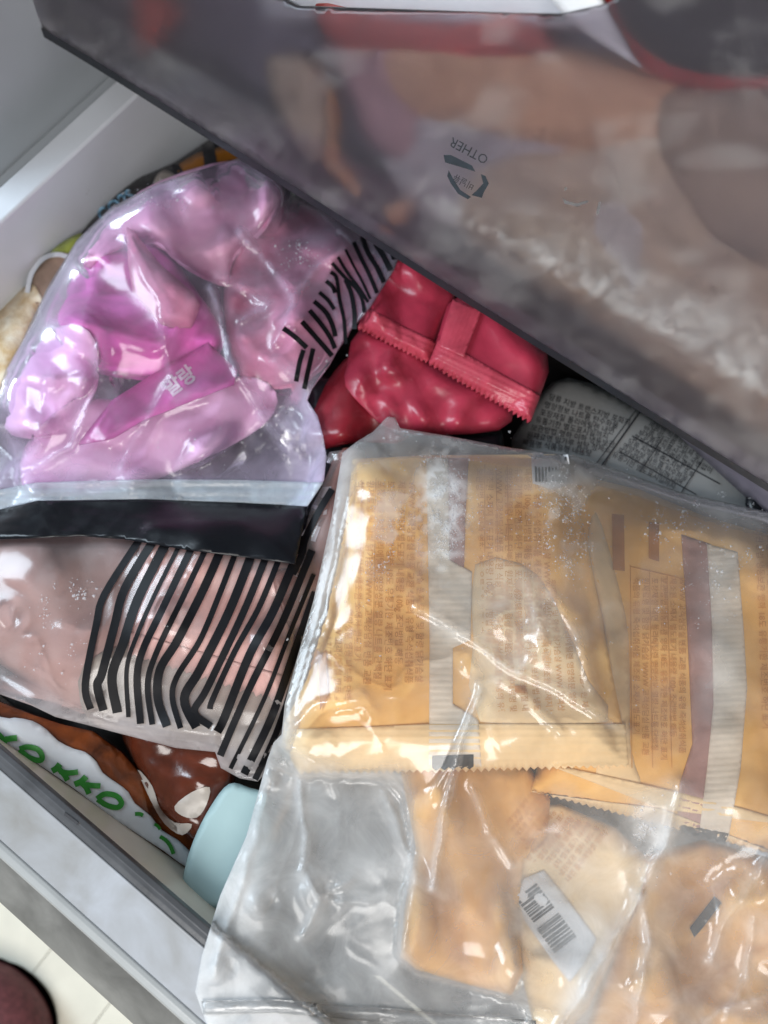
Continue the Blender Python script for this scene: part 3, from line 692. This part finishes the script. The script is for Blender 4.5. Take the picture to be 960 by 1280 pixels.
def flakes(name, spots, top, m, root, seed=1):
    """grains of frost: small chips scattered thickly in the middle of each spot (u, v, radius_u, radius_v, count, size)"""
    g = np.random.default_rng(seed); VV = []; FF = []; n = 0
    for (cu, cv, ru, rv, cnt, sz) in spots:
        a = g.normal(size=(cnt, 2)) * .5; u = cu + a[:, 0] * ru; v = cv + a[:, 1] * rv
        k = fbm(u / 14, v / 14, seed) > .44; u, v = u[k], v[k]
        r = sz * (.35 + g.exponential(.45, len(u))); r = np.minimum(r, sz * 2.4)
        for i in range(5):
            an = i * 1.2566 + g.uniform(0, .9, len(u)); rr = r * g.uniform(.55, 1.2, len(u))
            x = u + np.cos(an) * rr; y = v + np.sin(an) * rr
            VV.append((x, y, top(x, y) + .00015))
        cN = len(u)
        c = (u, v, top(u, v) + .0006)
        VV.append(c)
        for j in range(cN):
            for i in range(5): FF.append((n + i * cN + j, n + ((i + 1) % 5) * cN + j, n + 5 * cN + j))
        n += 6 * cN
    V = np.concatenate([LEVEL.point(*x) for x in VV])
    o = link(name, V, [f[::-1] for f in FF], m, root, False); tag(o, kind='stuff'); return o

FB = [(-90, 650), (0, 640), (200, 630), (380, 625), (412, 565), (445, 560), (452, 600), (400, 790), (357, 925), (340, 958), (322, 977), (300, 973), (276, 960), (269, 940), (220, 935), (150, 917), (108, 906), (69, 896), (40, 882), (0, 868), (-90, 850)]
fb = bag_top(FB, -.036, .0007, 130, 41, ridges=[([(0, 820), (50, 850), (110, 896), (180, 908), (272, 918)], .0022, 4), ([(272, 910), (268, 940), (285, 962)], .003, 6), ([(-10, 790), (40, 800), (60, 860)], .002, 6), ([(350, 760), (330, 800), (325, 840)], .002, 8)],
             tilts=[(340, 800, 16, -.22, .05), (212, 775, 14, -.2, 0), (8, 770, 16, -.25, 0)])
B = empty('zip_bag', pt(200, 800, -.035), 'clear zip bag with black stripes holding dusty pink packets, lying below the pink bag', 'plastic bag', 'zip bags of packets in the open drawer')
bag_film(B, FB, fb, M['film_rose'], .03, 4.5, fog=lambda u, v: .16 * sstep(.45, .7, fbm(u / 60, v / 60, 8)) + .22 * sstep(820, 900, v) * sstep(60, 10, segdist(FB, u, v)))
def zb(l): return [(x / 2.18, 580 + y / 2.18) for x, y in l]
ST = [([(384, 200), (285, 355), (262, 440), (232, 600), (247, 668)], 7), ([(420, 205), (340, 340), (312, 440), (278, 570), (265, 605), (282, 672)], 8.5), ([(458, 205), (375, 370), (335, 490), (305, 580), (320, 678)], 9.5),
      ([(492, 215), (420, 360), (372, 470), (345, 560), (350, 690)], 4), ([(526, 220), (445, 390), (388, 510), (373, 590), (383, 708)], 7), ([(566, 220), (500, 360), (428, 510), (402, 600), (415, 710)], 5.5),
      ([(606, 225), (555, 340), (484, 480), (436, 560), (430, 640), (455, 715)], 8.5), ([(646, 230), (600, 350), (545, 480), (482, 580), (470, 640), (492, 720)], 5.5), ([(690, 235), (625, 400), (545, 560), (502, 640), (535, 718)], 9),
      ([(728, 245), (665, 400), (565, 610), (530, 675), (575, 715)], 7), ([(762, 255), (706, 390), (640, 510), (580, 640), (572, 668)], 5.5), ([(806, 255), (745, 400), (680, 520), (612, 690), (592, 730)], 8.5),
      ([(850, 235), (770, 430), (690, 590), (640, 700), (600, 795)], 7), ([(855, 300), (790, 460), (720, 640), (628, 830)], 4), ([(860, 350), (800, 520), (740, 690), (665, 845)], 8), ([(855, 450), (800, 600), (750, 740), (695, 860)], 6)]
ST2 = [(z8([(515, 120), (450, 270), (400, 370), (342, 490), (300, 690), (295, 800), (290, 850)]), 8), (z8([(545, 330), (432, 520), (335, 715), (300, 860), (230, 1010)]), 8.5)]
ribbons('stripe_print', [(zb(l), 1.0 + w * 1.15) for l, w in ST] + ST2, over(fb, .0007), M['stripe_ink'], B)
flakes('frost', [(95, 738, 26, 18, 90, 1.3), (64, 768, 18, 22, 70, 1.2), (80, 805, 40, 30, 50, .9), (210, 700, 24, 30, 200, .7), (200, 760, 120, 120, 60, .6), (60, 850, 80, 40, 40, .8)], fb, M['frost'], B, 3)

# ---- pink bag and its packets
G = 'pink packets in the clear bag at left'
packet('pink_packet', smooth([(290, 290), (340, 240), (440, 285), (488, 318), (455, 380), (420, 440), (370, 480), (300, 470), (280, 380)], 3), 'dusky pink packet with frosty flecks beside the black stripes', 'packet', M['pink_dusty'], -.030, .018, 55, G, seed=51, crumple=.012, scale=55, step=5)
packet('pink_packet', smooth([(92, 345), (138, 288), (200, 300), (250, 370), (280, 420), (240, 470), (170, 470), (110, 460), (72, 440), (66, 400)], 3), 'deep magenta crumpled packet in the middle of the pink bag', 'packet', M['pink_hot'], -.026, .020, 45, G, seed=52, crumple=.016, scale=50, step=5)
packet('pink_packet', smooth([(100, 330), (140, 268), (200, 226), (295, 200), (350, 228), (335, 275), (292, 318), (282, 352), (230, 332), (185, 298), (150, 310)], 3), 'pale pink frosted packet topmost in the pink bag by the white wall', 'packet', M['pink_pale'], -.014, .016, 34, G, seed=53, crumple=.008, scale=60, step=5)
packet('pink_packet', smooth([(16, 470), (46, 424), (90, 405), (118, 425), (118, 480), (80, 530), (40, 545), (6, 535)], 3), 'rounded pale violet pink packet at the left edge of the bag', 'packet', M['pink_light'], -.024, .016, 34, G, seed=54, crumple=.010, scale=45, step=5)
packet('pink_packet', smooth([(30, 560), (90, 500), (140, 500), (210, 500), (300, 470), (345, 490), (330, 530), (250, 575), (150, 612), (40, 620)], 3), 'light pink flat packet nearest the zip of the bag', 'packet', M['pink_light'], -.030, .006, 14, G, seed=55, crumple=.007, step=5)
p_, f_ = packet('pink_packet', [(96, 556), (140, 500), (190, 468), (260, 428), (296, 462), (292, 480), (246, 498), (180, 524), (140, 548)], 'bright magenta packet with small white lettering', 'packet', M['pink_hot'], -.016, .004, 10, G, seed=56, crumple=.0015)
writing('lettering', [('말랑', 212, 496, 25, -36, .95)], over(f_, .0008), M['white_print'], p_)
packet('pink_packet', [(158, 283), (168, 290), (200, 330), (242, 366), (250, 380), (238, 408), (200, 404), (166, 366), (160, 330)], 'folded rose coloured packet corner standing up in the pink bag', 'packet', M['pink_dusty'], -.004, .010, 20, G, seed=57, crumple=.002, ridges=[([(160, 285), (205, 350), (245, 375)], .004, 6)])

FA = [(96, 300), (140, 258), (200, 228), (300, 197), (352, 222), (440, 283), (500, 318), (492, 338), (462, 385), (432, 420), (412, 456), (390, 486), (384, 500), (397, 520), (404, 545), (408, 570), (405, 600), (384, 633), (369, 705), (310, 697), (238, 688), (156, 674), (101, 670), (0, 674), (-90, 682), (-90, 570), (-6, 500), (8, 460), (28, 425), (60, 358)]
FAs = FA
RID = [([(150, 285), (200, 380), (215, 470), (150, 590)], .003, 7), ([(125, 420), (120, 480), (90, 560), (20, 600)], .0035, 7), ([(265, 360), (290, 450), (330, 520), (375, 570)], .0045, 5),
       ([(275, 345), (340, 380), (300, 400)], .003, 5), ([(345, 450), (380, 480), (395, 520)], .003, 6), ([(300, 290), (345, 340), (370, 375), (345, 430)], .004, 4), ([(370, 372), (400, 330), (430, 315)], .003, 4), ([(60, 400), (85, 430), (100, 440)], .003, 6),
       ([(440, 470), (425, 420), (415, 350)], .002, 4), ([(340, 515), (370, 545), (395, 520)], .003, 5), ([(10, 540), (30, 570), (0, 600)], .003, 5), ([(60, 470), (50, 560), (-10, 620)], .0025, 6), ([(-60, 616), (46, 607), (183, 602), (300, 603), (396, 606)], .0016, 3), ([(-60, 632), (46, 618), (183, 615), (300, 617), (388, 621)], .0012, 2.5)]
fa = bag_top(FA, -.030, .0012, 110, 61, ridges=RID, tilts=[(128, 440, 12, -.2, .02), (385, 525, 18, -.2, .05), (240, 590, 20, -.12, 0), (300, 380, 16, -.2, .05)], lift=.0018)
A = empty('zip_bag', pt(220, 430, -.03), 'clear zip bag full of bright pink packets, with a black header band at its mouth', 'plastic bag', 'zip bags of packets in the open drawer')
def afog(u, v):
    f = .20 * sstep(540, 600, v) + .10 * sstep(.5, .72, fbm(u / 45, v / 45, 14))
    f = f + .14 * np.exp(-(((u - 200) / 90) ** 2 + ((v - 250) / 38) ** 2)) * (.5 + fbm(u / 18, v / 18, 3)) + .14 * sstep(340, 390, u) * sstep(440, 500, v)
    f = f + .16 * sstep(335, 375, u) * sstep(455, 500, v) + crease_fog(u, v, RID[:-2], .20)
    return np.clip(f, 0, .8)
bag_film(A, FA, fa, M['film_pink'], .03, 4, fog=afog)
HB = [(-90, 646), (0, 637), (46, 626), (183, 624), (300, 628), (384, 633), (369, 705), (310, 697), (238, 688), (156, 674), (101, 670), (0, 674), (-90, 682)]
hb = lambda u, v: fa(u, v) + .0011 + .0022 * ridged((u + v) / 60, v / 14, 71) * sstep(260, 120, u)
slab('header_band', HB, hb, M['black_film'], A, 5, .0005); stamp(HB, hb)
slab('zipper', [(-90, 622), (0, 612), (46, 603), (183, 599), (300, 600), (404, 603), (384, 633), (300, 628), (183, 624), (46, 626), (0, 637), (-90, 646)], ribs(fa, .0011, (200, 600), (200, 620), 12, .0005), M['zipper'], A, 4, .0006)
def z3_(l): return [(340 + x / 5.333, 280 + y / 5.333) for x, y in l]
SA = [([(600, 80), (640, 190), (700, 290), (745, 390)], 4.6), ([(545, 120), (590, 220), (650, 340), (700, 460)], 3.8), ([(490, 170), (540, 270), (600, 380), (655, 500)], 2.2), ([(440, 220), (500, 320), (580, 430), (640, 520)], 2.8),
      ([(400, 260), (480, 350), (560, 430), (600, 500), (615, 590)], 3.2), ([(690, 130), (740, 210), (790, 310)], 5.5), ([(390, 320), (430, 360), (450, 500), (480, 640), (490, 800)], 3.4), ([(490, 370), (530, 470), (550, 600), (548, 700)], 4.4),
      ([(360, 380), (405, 420), (420, 460)], 4), ([(315, 455), (375, 510), (415, 570)], 3.6), ([(280, 515), (360, 590), (405, 680), (422, 750)], 4.6), ([(250, 575), (330, 670), (390, 760), (420, 830)], 4.6), ([(200, 650), (270, 730), (350, 820), (400, 880)], 5),
      ([(75, 695), (150, 750), (232, 825)], 5), ([(210, 840), (185, 920), (160, 1050)], 4.6), ([(275, 830), (245, 960), (215, 1100)], 4.6), ([(800, 190), (815, 235)], 5)]
ribbons('stripe_print', [(z3_(l), 1.0 + w * 1.1) for l, w in SA], over(fa, .0009), M['stripe_ink'], A)
flakes('frost', [(375, 315, 26, 26, 160, .9), (200, 240, 90, 30, 200, .9), (240, 560, 120, 40, 90, 1.0), (380, 450, 40, 30, 50, .9)], fa, M['frost'], A, 5)

# ---- pale mint tub standing at the front
MT = smooth([(286, 980), (312, 985), (345, 1000), (340, 1060), (300, 1136), (262, 1135), (236, 1130), (228, 1118), (230, 1090), (242, 1050), (262, 1010)], 4)
packet('plastic_tub', MT, 'plain pale mint plastic tub between the lettered pouch and the clear bag', 'tub', M['mint'], -.036, .003, 6, tilt=(.00004, .00002), thick=.02, crumple=.0001, drape=True, step=5)

# ---- big clear bag with the yellow packets
G = 'yellow packets in the big clear bag'
def yellow(label, poly, z, puff, rad, seed, m=None, **kw): return packet('yellow_packet', poly, label, 'packet', m or M['yellow'], z, puff, rad, G, seed=seed, step=6, **kw)
p5, f5 = yellow('yellow packet at the lower right corner with slanted black date bar', smooth([(800, 1070), (880, 1050), (990, 1080), (1040, 1150), (1030, 1340), (720, 1340), (760, 1210), (775, 1150)], 1), -.036, .014, 30, 81, M['yellow_deep'], crumple=.008, scale=70)
polys('date_bar', [[(893, 1120), (902, 1128), (880, 1158), (868, 1172), (862, 1160)]], over(f5, .0008), M['date_ink'], p5)
p4, f4 = yellow('yellow packet with a white barcode sticker, lowest in the bag', smooth([(640, 1010), (700, 1005), (770, 1035), (812, 1075), (800, 1120), (770, 1190), (735, 1260), (700, 1300), (668, 1285), (648, 1200), (630, 1100)], 1), -.032, .012, 28, 82, M['yellow_pale'], crumple=.006, scale=70)
p3, f3 = yellow('yellow packet lying upright below the serrated edges, left of the barcode sticker', smooth([(498, 950), (570, 940), (660, 955), (688, 1000), (684, 1045), (655, 1075), (648, 1130), (654, 1215), (640, 1244), (590, 1232), (520, 1212), (500, 1196), (505, 1140), (520, 1060)], 1), -.026, .012, 26, 83, M['yellow_deep'], crumple=.006, scale=80)
def column(u, v, n, pitch, size, ang, s0, rep=2, sq=.95): 
    a = math.radians(ang)
    return [((kit2 if rep > 1 else kit)[(s0 + k) % 9], u - math.sin(a) * 0 + (k * pitch) * math.cos(a - math.pi / 2) , v + (k * pitch) * math.sin(a - math.pi / 2), size, ang, sq) for k in range(n)]
c4 = smooth([(668, 1012), (740, 1028), (780, 1062), (770, 1110), (740, 1150), (690, 1080), (655, 1080)], 2)
writing('printed_text', column(690, 1130, 9, 11, 9, -52, 2), over(f4, .0008), M['yellow_print'], p4, clip=c4)
writing('printed_text', column(668, 1065, 6, 9, 8, -50, 1), over(f3, .0008), M['yellow_print'], p3, clip=[(600, 960), (690, 980), (685, 1040), (655, 1062), (620, 1010)])
sk = slab('sticker', [(644, 1112), (656, 1098), (680, 1088), (712, 1128), (746, 1174), (730, 1205), (712, 1228), (690, 1200), (655, 1150)], over(f4, .0012), M['sticker'], p4, 6, .0004)
bars = []
a0 = np.array((672, 1103.)); du = np.array((.60, .80)); dv = np.array((-.80, .60))
t = 0; g = np.random.default_rng(4)
while t < 84:
    w = g.choice([1.2, 1.8, 2.6, 3.6])
    if not 36 < t < 44:
        q = a0 + du * t + dv * 2; ln = 32 if t < 40 else 34; q2 = q + du * w
        bars.append([tuple(q), tuple(q2), tuple(q2 + dv * ln), tuple(q + dv * ln)])
    t += w + g.choice([1.0, 1.4, 2.2])
polys('barcode', bars, over(f4, .0016), M['ink'], p4, 12)

zz = zigzag((1010, 1082), (935, 1060), 8, -3) + zigzag((935, 1060), (848, 1038), 9, -3)[1:] + zigzag((848, 1038), (664, 990), 20, -3.5)[1:]
p2, f2 = yellow('right-hand wide yellow packet with mauve back seam and black date bar', zz + [(672, 958), (700, 900), (700, 640), (706, 590), (800, 612), (880, 645), (960, 668), (1040, 700)], -.026, .022, 55, 84, crumple=.0018, ridges=[([(700, 640), (740, 700), (770, 800), (760, 900)], .003, 12)])
slab('end_seal', zz + [(1010, 1035), (935, 1012), (848, 990), (674, 952)], ribs(f2, .0010, (800, 1020), (808, 990), 9, .0004), M['yellow_pale'], p2, 3.5, .0005)
slab('pale_panel', smooth([(745, 640), (770, 720), (786, 800), (788, 930), (800, 985), (745, 970), (760, 880), (755, 780), (735, 690)], 3), over(f2, .0005), M['yellow_pale'], p2, 7, .0003)
slab('fin_seal', [(852, 668), (888, 680), (892, 780), (896, 880), (888, 960), (876, 1042), (846, 1034), (850, 980), (866, 930), (862, 840), (858, 760)], over(f2, .0008), M['fin_mauve'], p2, 6, .0005)
slab('fin_seal', [(884, 680), (922, 690), (930, 790), (934, 860), (926, 960), (910, 1052), (874, 1042), (884, 960), (892, 880), (890, 780)], ribs(f2, .0012, (900, 700), (904, 760), 8, .00034), M['fin_clear'], p2, 3, .0004)
polys('date_bar', [zigzag((906, 1055), (848, 1040), 6, -3) + [(852, 1032), (911, 1042)]], over(f2, .0018), M['date_ink'], p2, 5)
writing('printed_text', column(792, 722, 6, 11.5, 10, 90, 0) + column(945, 660, 5, 13, 11, 88, 3), over(f2, .0010), M['yellow_print'], p2, clip=[(780, 640), (1000, 640), (1000, 1010), (936, 1010), (936, 700), (856, 700), (862, 960), (790, 960)])
ribbons('print_rule', [([(788, 706), (790, 960)], 1.2), ([(788, 708), (856, 724)], 1.2), ([(812, 712), (816, 960)], .9), ([(834, 718), (840, 960)], .9)], over(f2, .0010), M['yellow_print'], p2)
for q in ([(765, 642), (780, 644), (781, 714), (766, 712)], [(811, 652), (824, 654), (824, 702), (811, 698)]): polys('print_block', [q], over(f2, .0009), M['yellow_band'], p2)

z1y = zigzag((786, 955), (540, 962), 26, 4.5)[::1] + zigzag((540, 962), (372, 964), 18, 4)[1:]
Y1 = z1y + [(352, 930), (355, 905), (378, 860), (406, 800), (424, 740), (434, 640), (441, 574), (535, 569), (700, 568), (716, 600), (738, 700), (757, 800), (775, 890)]
p1, f1 = yellow('front yellow packet covered in vertical print, under frost, with black date bar', Y1, -.014, .020, 60, 85, crumple=.0010)
slab('end_seal', z1y + [(352, 930), (356, 912), (540, 905), (782, 905)], ribs(f1, .0010, (600, 960), (600, 900), 9, .0004), M['yellow_pale'], p1, 3.5, .0005)
slab('fin_seal', [(556, 572), (586, 572), (582, 640), (580, 715), (556, 715)], over(f1, .0008), M['fin_mauve'], p1, 6, .0004)
slab('fin_seal', [(533, 572), (560, 572), (562, 700), (590, 715), (588, 800), (566, 810), (566, 880), (598, 900), (602, 958), (536, 960), (537, 800)], ribs(f1, .0012, (545, 700), (545, 740), 8, .00034), M['fin_clear'], p1, 3, .0004)
polys('date_bar', [zigzag((592, 958), (540, 960), 5, 3) + [(540, 945), (592, 943)]], over(f1, .0018), M['date_ink'], p1, 5)
slab('back_flap', smooth([(594, 706), (650, 704), (690, 745), (735, 850), (760, 902), (600, 902), (592, 800)], 2), over(f1, .0005), M['yellow_pale'], p1, 7, .0004)
writing('printed_text', column(446, 600, 7, 13, 11.5, 91, 0, 3) + column(380, 760, 5, 13, 11, 91, 2) + column(596, 585, 8, 12, 11, 90, 3) + column(612, 730, 9, 15, 10, 86, 5), over(f1, .0009), M['yellow_print'], p1,
        clip=[(444, 600), (530, 590), (531, 856), (605, 856), (600, 716), (594, 585), (670, 580), (690, 700), (740, 890), (605, 890), (531, 870), (380, 880), (410, 800), (430, 760), (440, 680)])
ribbons('print_rule', [([(452, 600), (446, 800)], .9), ([(470, 598), (466, 830)], .9), ([(606, 580), (606, 690)], .9), ([(620, 580), (622, 690)], .9), ([(634, 582), (636, 700)], .9)], over(f1, .0012), M['yellow_print'], p1)
for q in ([(398, 820), (408, 812), (410, 868), (400, 888)], [(644, 857), (657, 857), (657, 866), (644, 866)]): polys('print_block', [q], over(f1, .0014), M['yellow_band'], p1)
slab('sticker', [(664, 570), (710, 568), (716, 604), (690, 612), (666, 604)], over(f1, .0010), M['sticker'], p1, 6, .0004)
polys('barcode', [[(668 + k * 4.2, 571), (668 + k * 4.2 + 2.6, 571), (669 + k * 4.2 + 2.8, 602), (669 + k * 4.2, 602)] for k in range(10)], over(f1, .0016), M['ink'], p1, 12)

FCp = [(428, 566), (446, 552), (466, 540), (484, 521), (494, 522), (500, 535), (560, 545), (640, 560), (720, 570), (780, 590), (850, 615), (960, 640), (1060, 662), (1080, 1400), (300, 1400), (262, 1290), (244, 1240), (252, 1196), (275, 1120), (308, 1045), (334, 950), (342, 928), (352, 918), (356, 880), (372, 820), (392, 750), (414, 650)]
RC = [([(520, 760), (590, 800), (640, 838), (700, 862), (740, 890), (785, 915)], .0045, 4), ([(603, 862), (575, 930), (555, 1010), (540, 1110)], .0055, 4), ([(603, 870), (560, 960), (535, 1000)], .0035, 6), ([(590, 980), (612, 1040), (640, 1080)], .004, 5),
      ([(600, 855), (625, 850), (655, 875), (700, 920)], .003, 4), ([(690, 740), (720, 790), (740, 860)], .003, 5), ([(660, 730), (680, 800), (650, 840)], .0025, 6), ([(420, 890), (455, 880), (465, 895)], .003, 6), ([(355, 915), (395, 880), (450, 870)], .003, 7),
      ([(348, 930), (420, 965), (500, 970)], .003, 5), ([(800, 1120), (760, 1190), (700, 1290)], .008, 10), ([(800, 1120), (812, 1180), (790, 1290)], .005, 7), ([(960, 1075), (920, 1130), (905, 1160), (890, 1200)], .006, 8), ([(940, 1150), (935, 1220), (905, 1275)], .004, 5), ([(960, 1245), (900, 1262), (860, 1300)], .004, 5),
      ([(375, 970), (382, 1040), (378, 1090)], .004, 5), ([(340, 940), (318, 1050), (300, 1110), (265, 1220)], .004, 7), ([(385, 1095), (400, 1130), (380, 1170)], .004, 8), ([(440, 1100), (400, 1120), (460, 1130)], .003, 6), ([(480, 990), (520, 1100), (500, 1200)], .004, 9), ([(250, 1262), (340, 1258), (520, 1270), (660, 1275)], .003, 4),
      ([(850, 985), (830, 1060), (800, 1120)], .0045, 8), ([(440, 562), (424, 680), (395, 800), (362, 905)], .002, 6), ([(500, 540), (700, 575), (850, 622), (960, 650)], .0015, 7)]
TC = [(695, 800, 30, -.20, .02), (400, 1120, 22, -.22, .02), (330, 1130, 16, -.2, .03), (930, 1110, 24, -.2, .05), (280, 1210, 14, -.2, 0), (640, 780, 18, -.16, 0), (345, 970, 12, -.2, .05), (590, 830, 12, -.2, 0)]
zc = lambda u, v: -.030 + .010 * sstep(600, 480, u) * sstep(880, 960, v) + .010 * sstep(420, 300, u) * sstep(980, 1080, v)
fc = bag_top(FCp, zc, .0011, 150, 91, ridges=RC, tilts=TC, lift=.0022, rr=6)
Cb = empty('zip_bag', pt(620, 900, -.03), 'big clear frosty zip bag full of yellow packets, filling the lower right', 'plastic bag', 'zip bags of packets in the open drawer')
def cfog(u, v):
    n = fbm(u / 30, v / 30, 17)
    f = .32 * sstep(545, 480, u) * sstep(925, 975, v) + .3 * sstep(350, 300, u) * sstep(1000, 1080, v) + .08 * sstep(.45, .7, fbm(u / 55, v / 55, 19))
    f = f + .30 * np.exp(-(((u - 640) / 75) ** 2 + ((v - 800) / 90) ** 2)) * (.5 + n) + .22 * sstep(38, 6, segdist(FCp, u, v)) * sstep(960, 900, v) * (.15 + .85 * sstep(500, 420, u))
    f = f + .55 * np.exp(-(((u - 815) / 26) ** 2 + ((v - 1040) / 50) ** 2)) * (.4 + n) + .4 * np.exp(-(((u - 490) / 34) ** 2 + ((v - 650) / 60) ** 2)) * sstep(.42, .5, n)
    f = f + .85 * np.exp(-(((u - 552) / 26) ** 2 + ((v - 640) / 62) ** 2)) * (.35 + 1.1 * sstep(.4, .6, fbm(u / 9, v / 9, 61))) + .45 * np.exp(-(((u - 700) / 40) ** 2 + ((v - 640) / 60) ** 2)) * sstep(.45, .6, n)
    f = f + .35 * np.exp(-(((u - 740) / 30) ** 2 + ((v - 1210) / 90) ** 2)) + .22 * sstep(950, 1080, v) * sstep(480, 560, u)
    f = f + .35 * np.exp(-(((u - 895) / 22) ** 2 + ((v - 760) / 110) ** 2)) * n
    f = f + crease_fog(u, v, RC, .13)
    return np.clip(f, 0, .85)
bag_film(Cb, FCp, fc, M['film_clear'], .03, 4, fog=cfog)
slab('zipper', [(252, 1252), (345, 1250), (520, 1264), (670, 1276), (670, 1296), (520, 1282), (345, 1266), (254, 1268)], ribs(fc, .0012, (400, 1250), (400, 1266), 9, .0003), film('clear_zipper', .10, (.6, .64, .68), .3, .04), Cb, 5, .0006)
spots = [(555, 640, 26, 62, 2200, .65), (490, 640, 30, 50, 700, .65), (475, 700, 22, 22, 200, .8), (700, 640, 36, 50, 800, .8), (710, 690, 30, 40, 200, 1.0), (640, 640, 130, 90, 300, .9), (850, 660, 90, 40, 320, 1.0), (890, 720, 50, 60, 220, 1.0), (700, 800, 240, 200, 300, .8), (815, 1035, 28, 40, 420, 1.1), (460, 690, 40, 120, 120, .9), (520, 575, 60, 8, 120, 1.0)]
for k in range(16):                                         # little rings left by thawed drops
    cu, cv = 750 + 190 * random.random(), 615 + 160 * random.random() ** 1.6
    q = random.uniform(.4, 1.15)
    for j in range(9):
        a = j * .7; spots.append((cu + 5.2 * q * math.cos(a), cv + 4 * q * math.sin(a), 1.8, 1.8, random.randint(1, 5), .7))
flakes('frost', spots, fc, M['frost'], Cb, 9)

# ---- slipper toe on the floor
sl = empty('slipper', pt(0, 1265, FZ), 'dark maroon rounded slipper toe on the pale floor in the corner', 'slipper')
SLP = smooth([(-160, 1200), (-60, 1190), (0, 1203), (32, 1222), (56, 1252), (66, 1290), (60, 1360), (0, 1460), (-150, 1480)], 4)
slab('upper', SLP, lambda u, v: FZ + .004 + .045 * np.sqrt(1 - (1 - np.clip(segdist(SLP, u, v) / 80, 0, 1)) ** 2) + .001 * fbm(u / 20, v / 20, 3), M['slipper'], sl, 8, bottom=lambda u, v, z: z * 0 + FZ + .003)
slab('sole', SLP, lambda u, v: u * 0 + FZ + .0035, uplain('sole', (.02, .015, .015), .6, .2, 60, .2), sl, 14, .003)
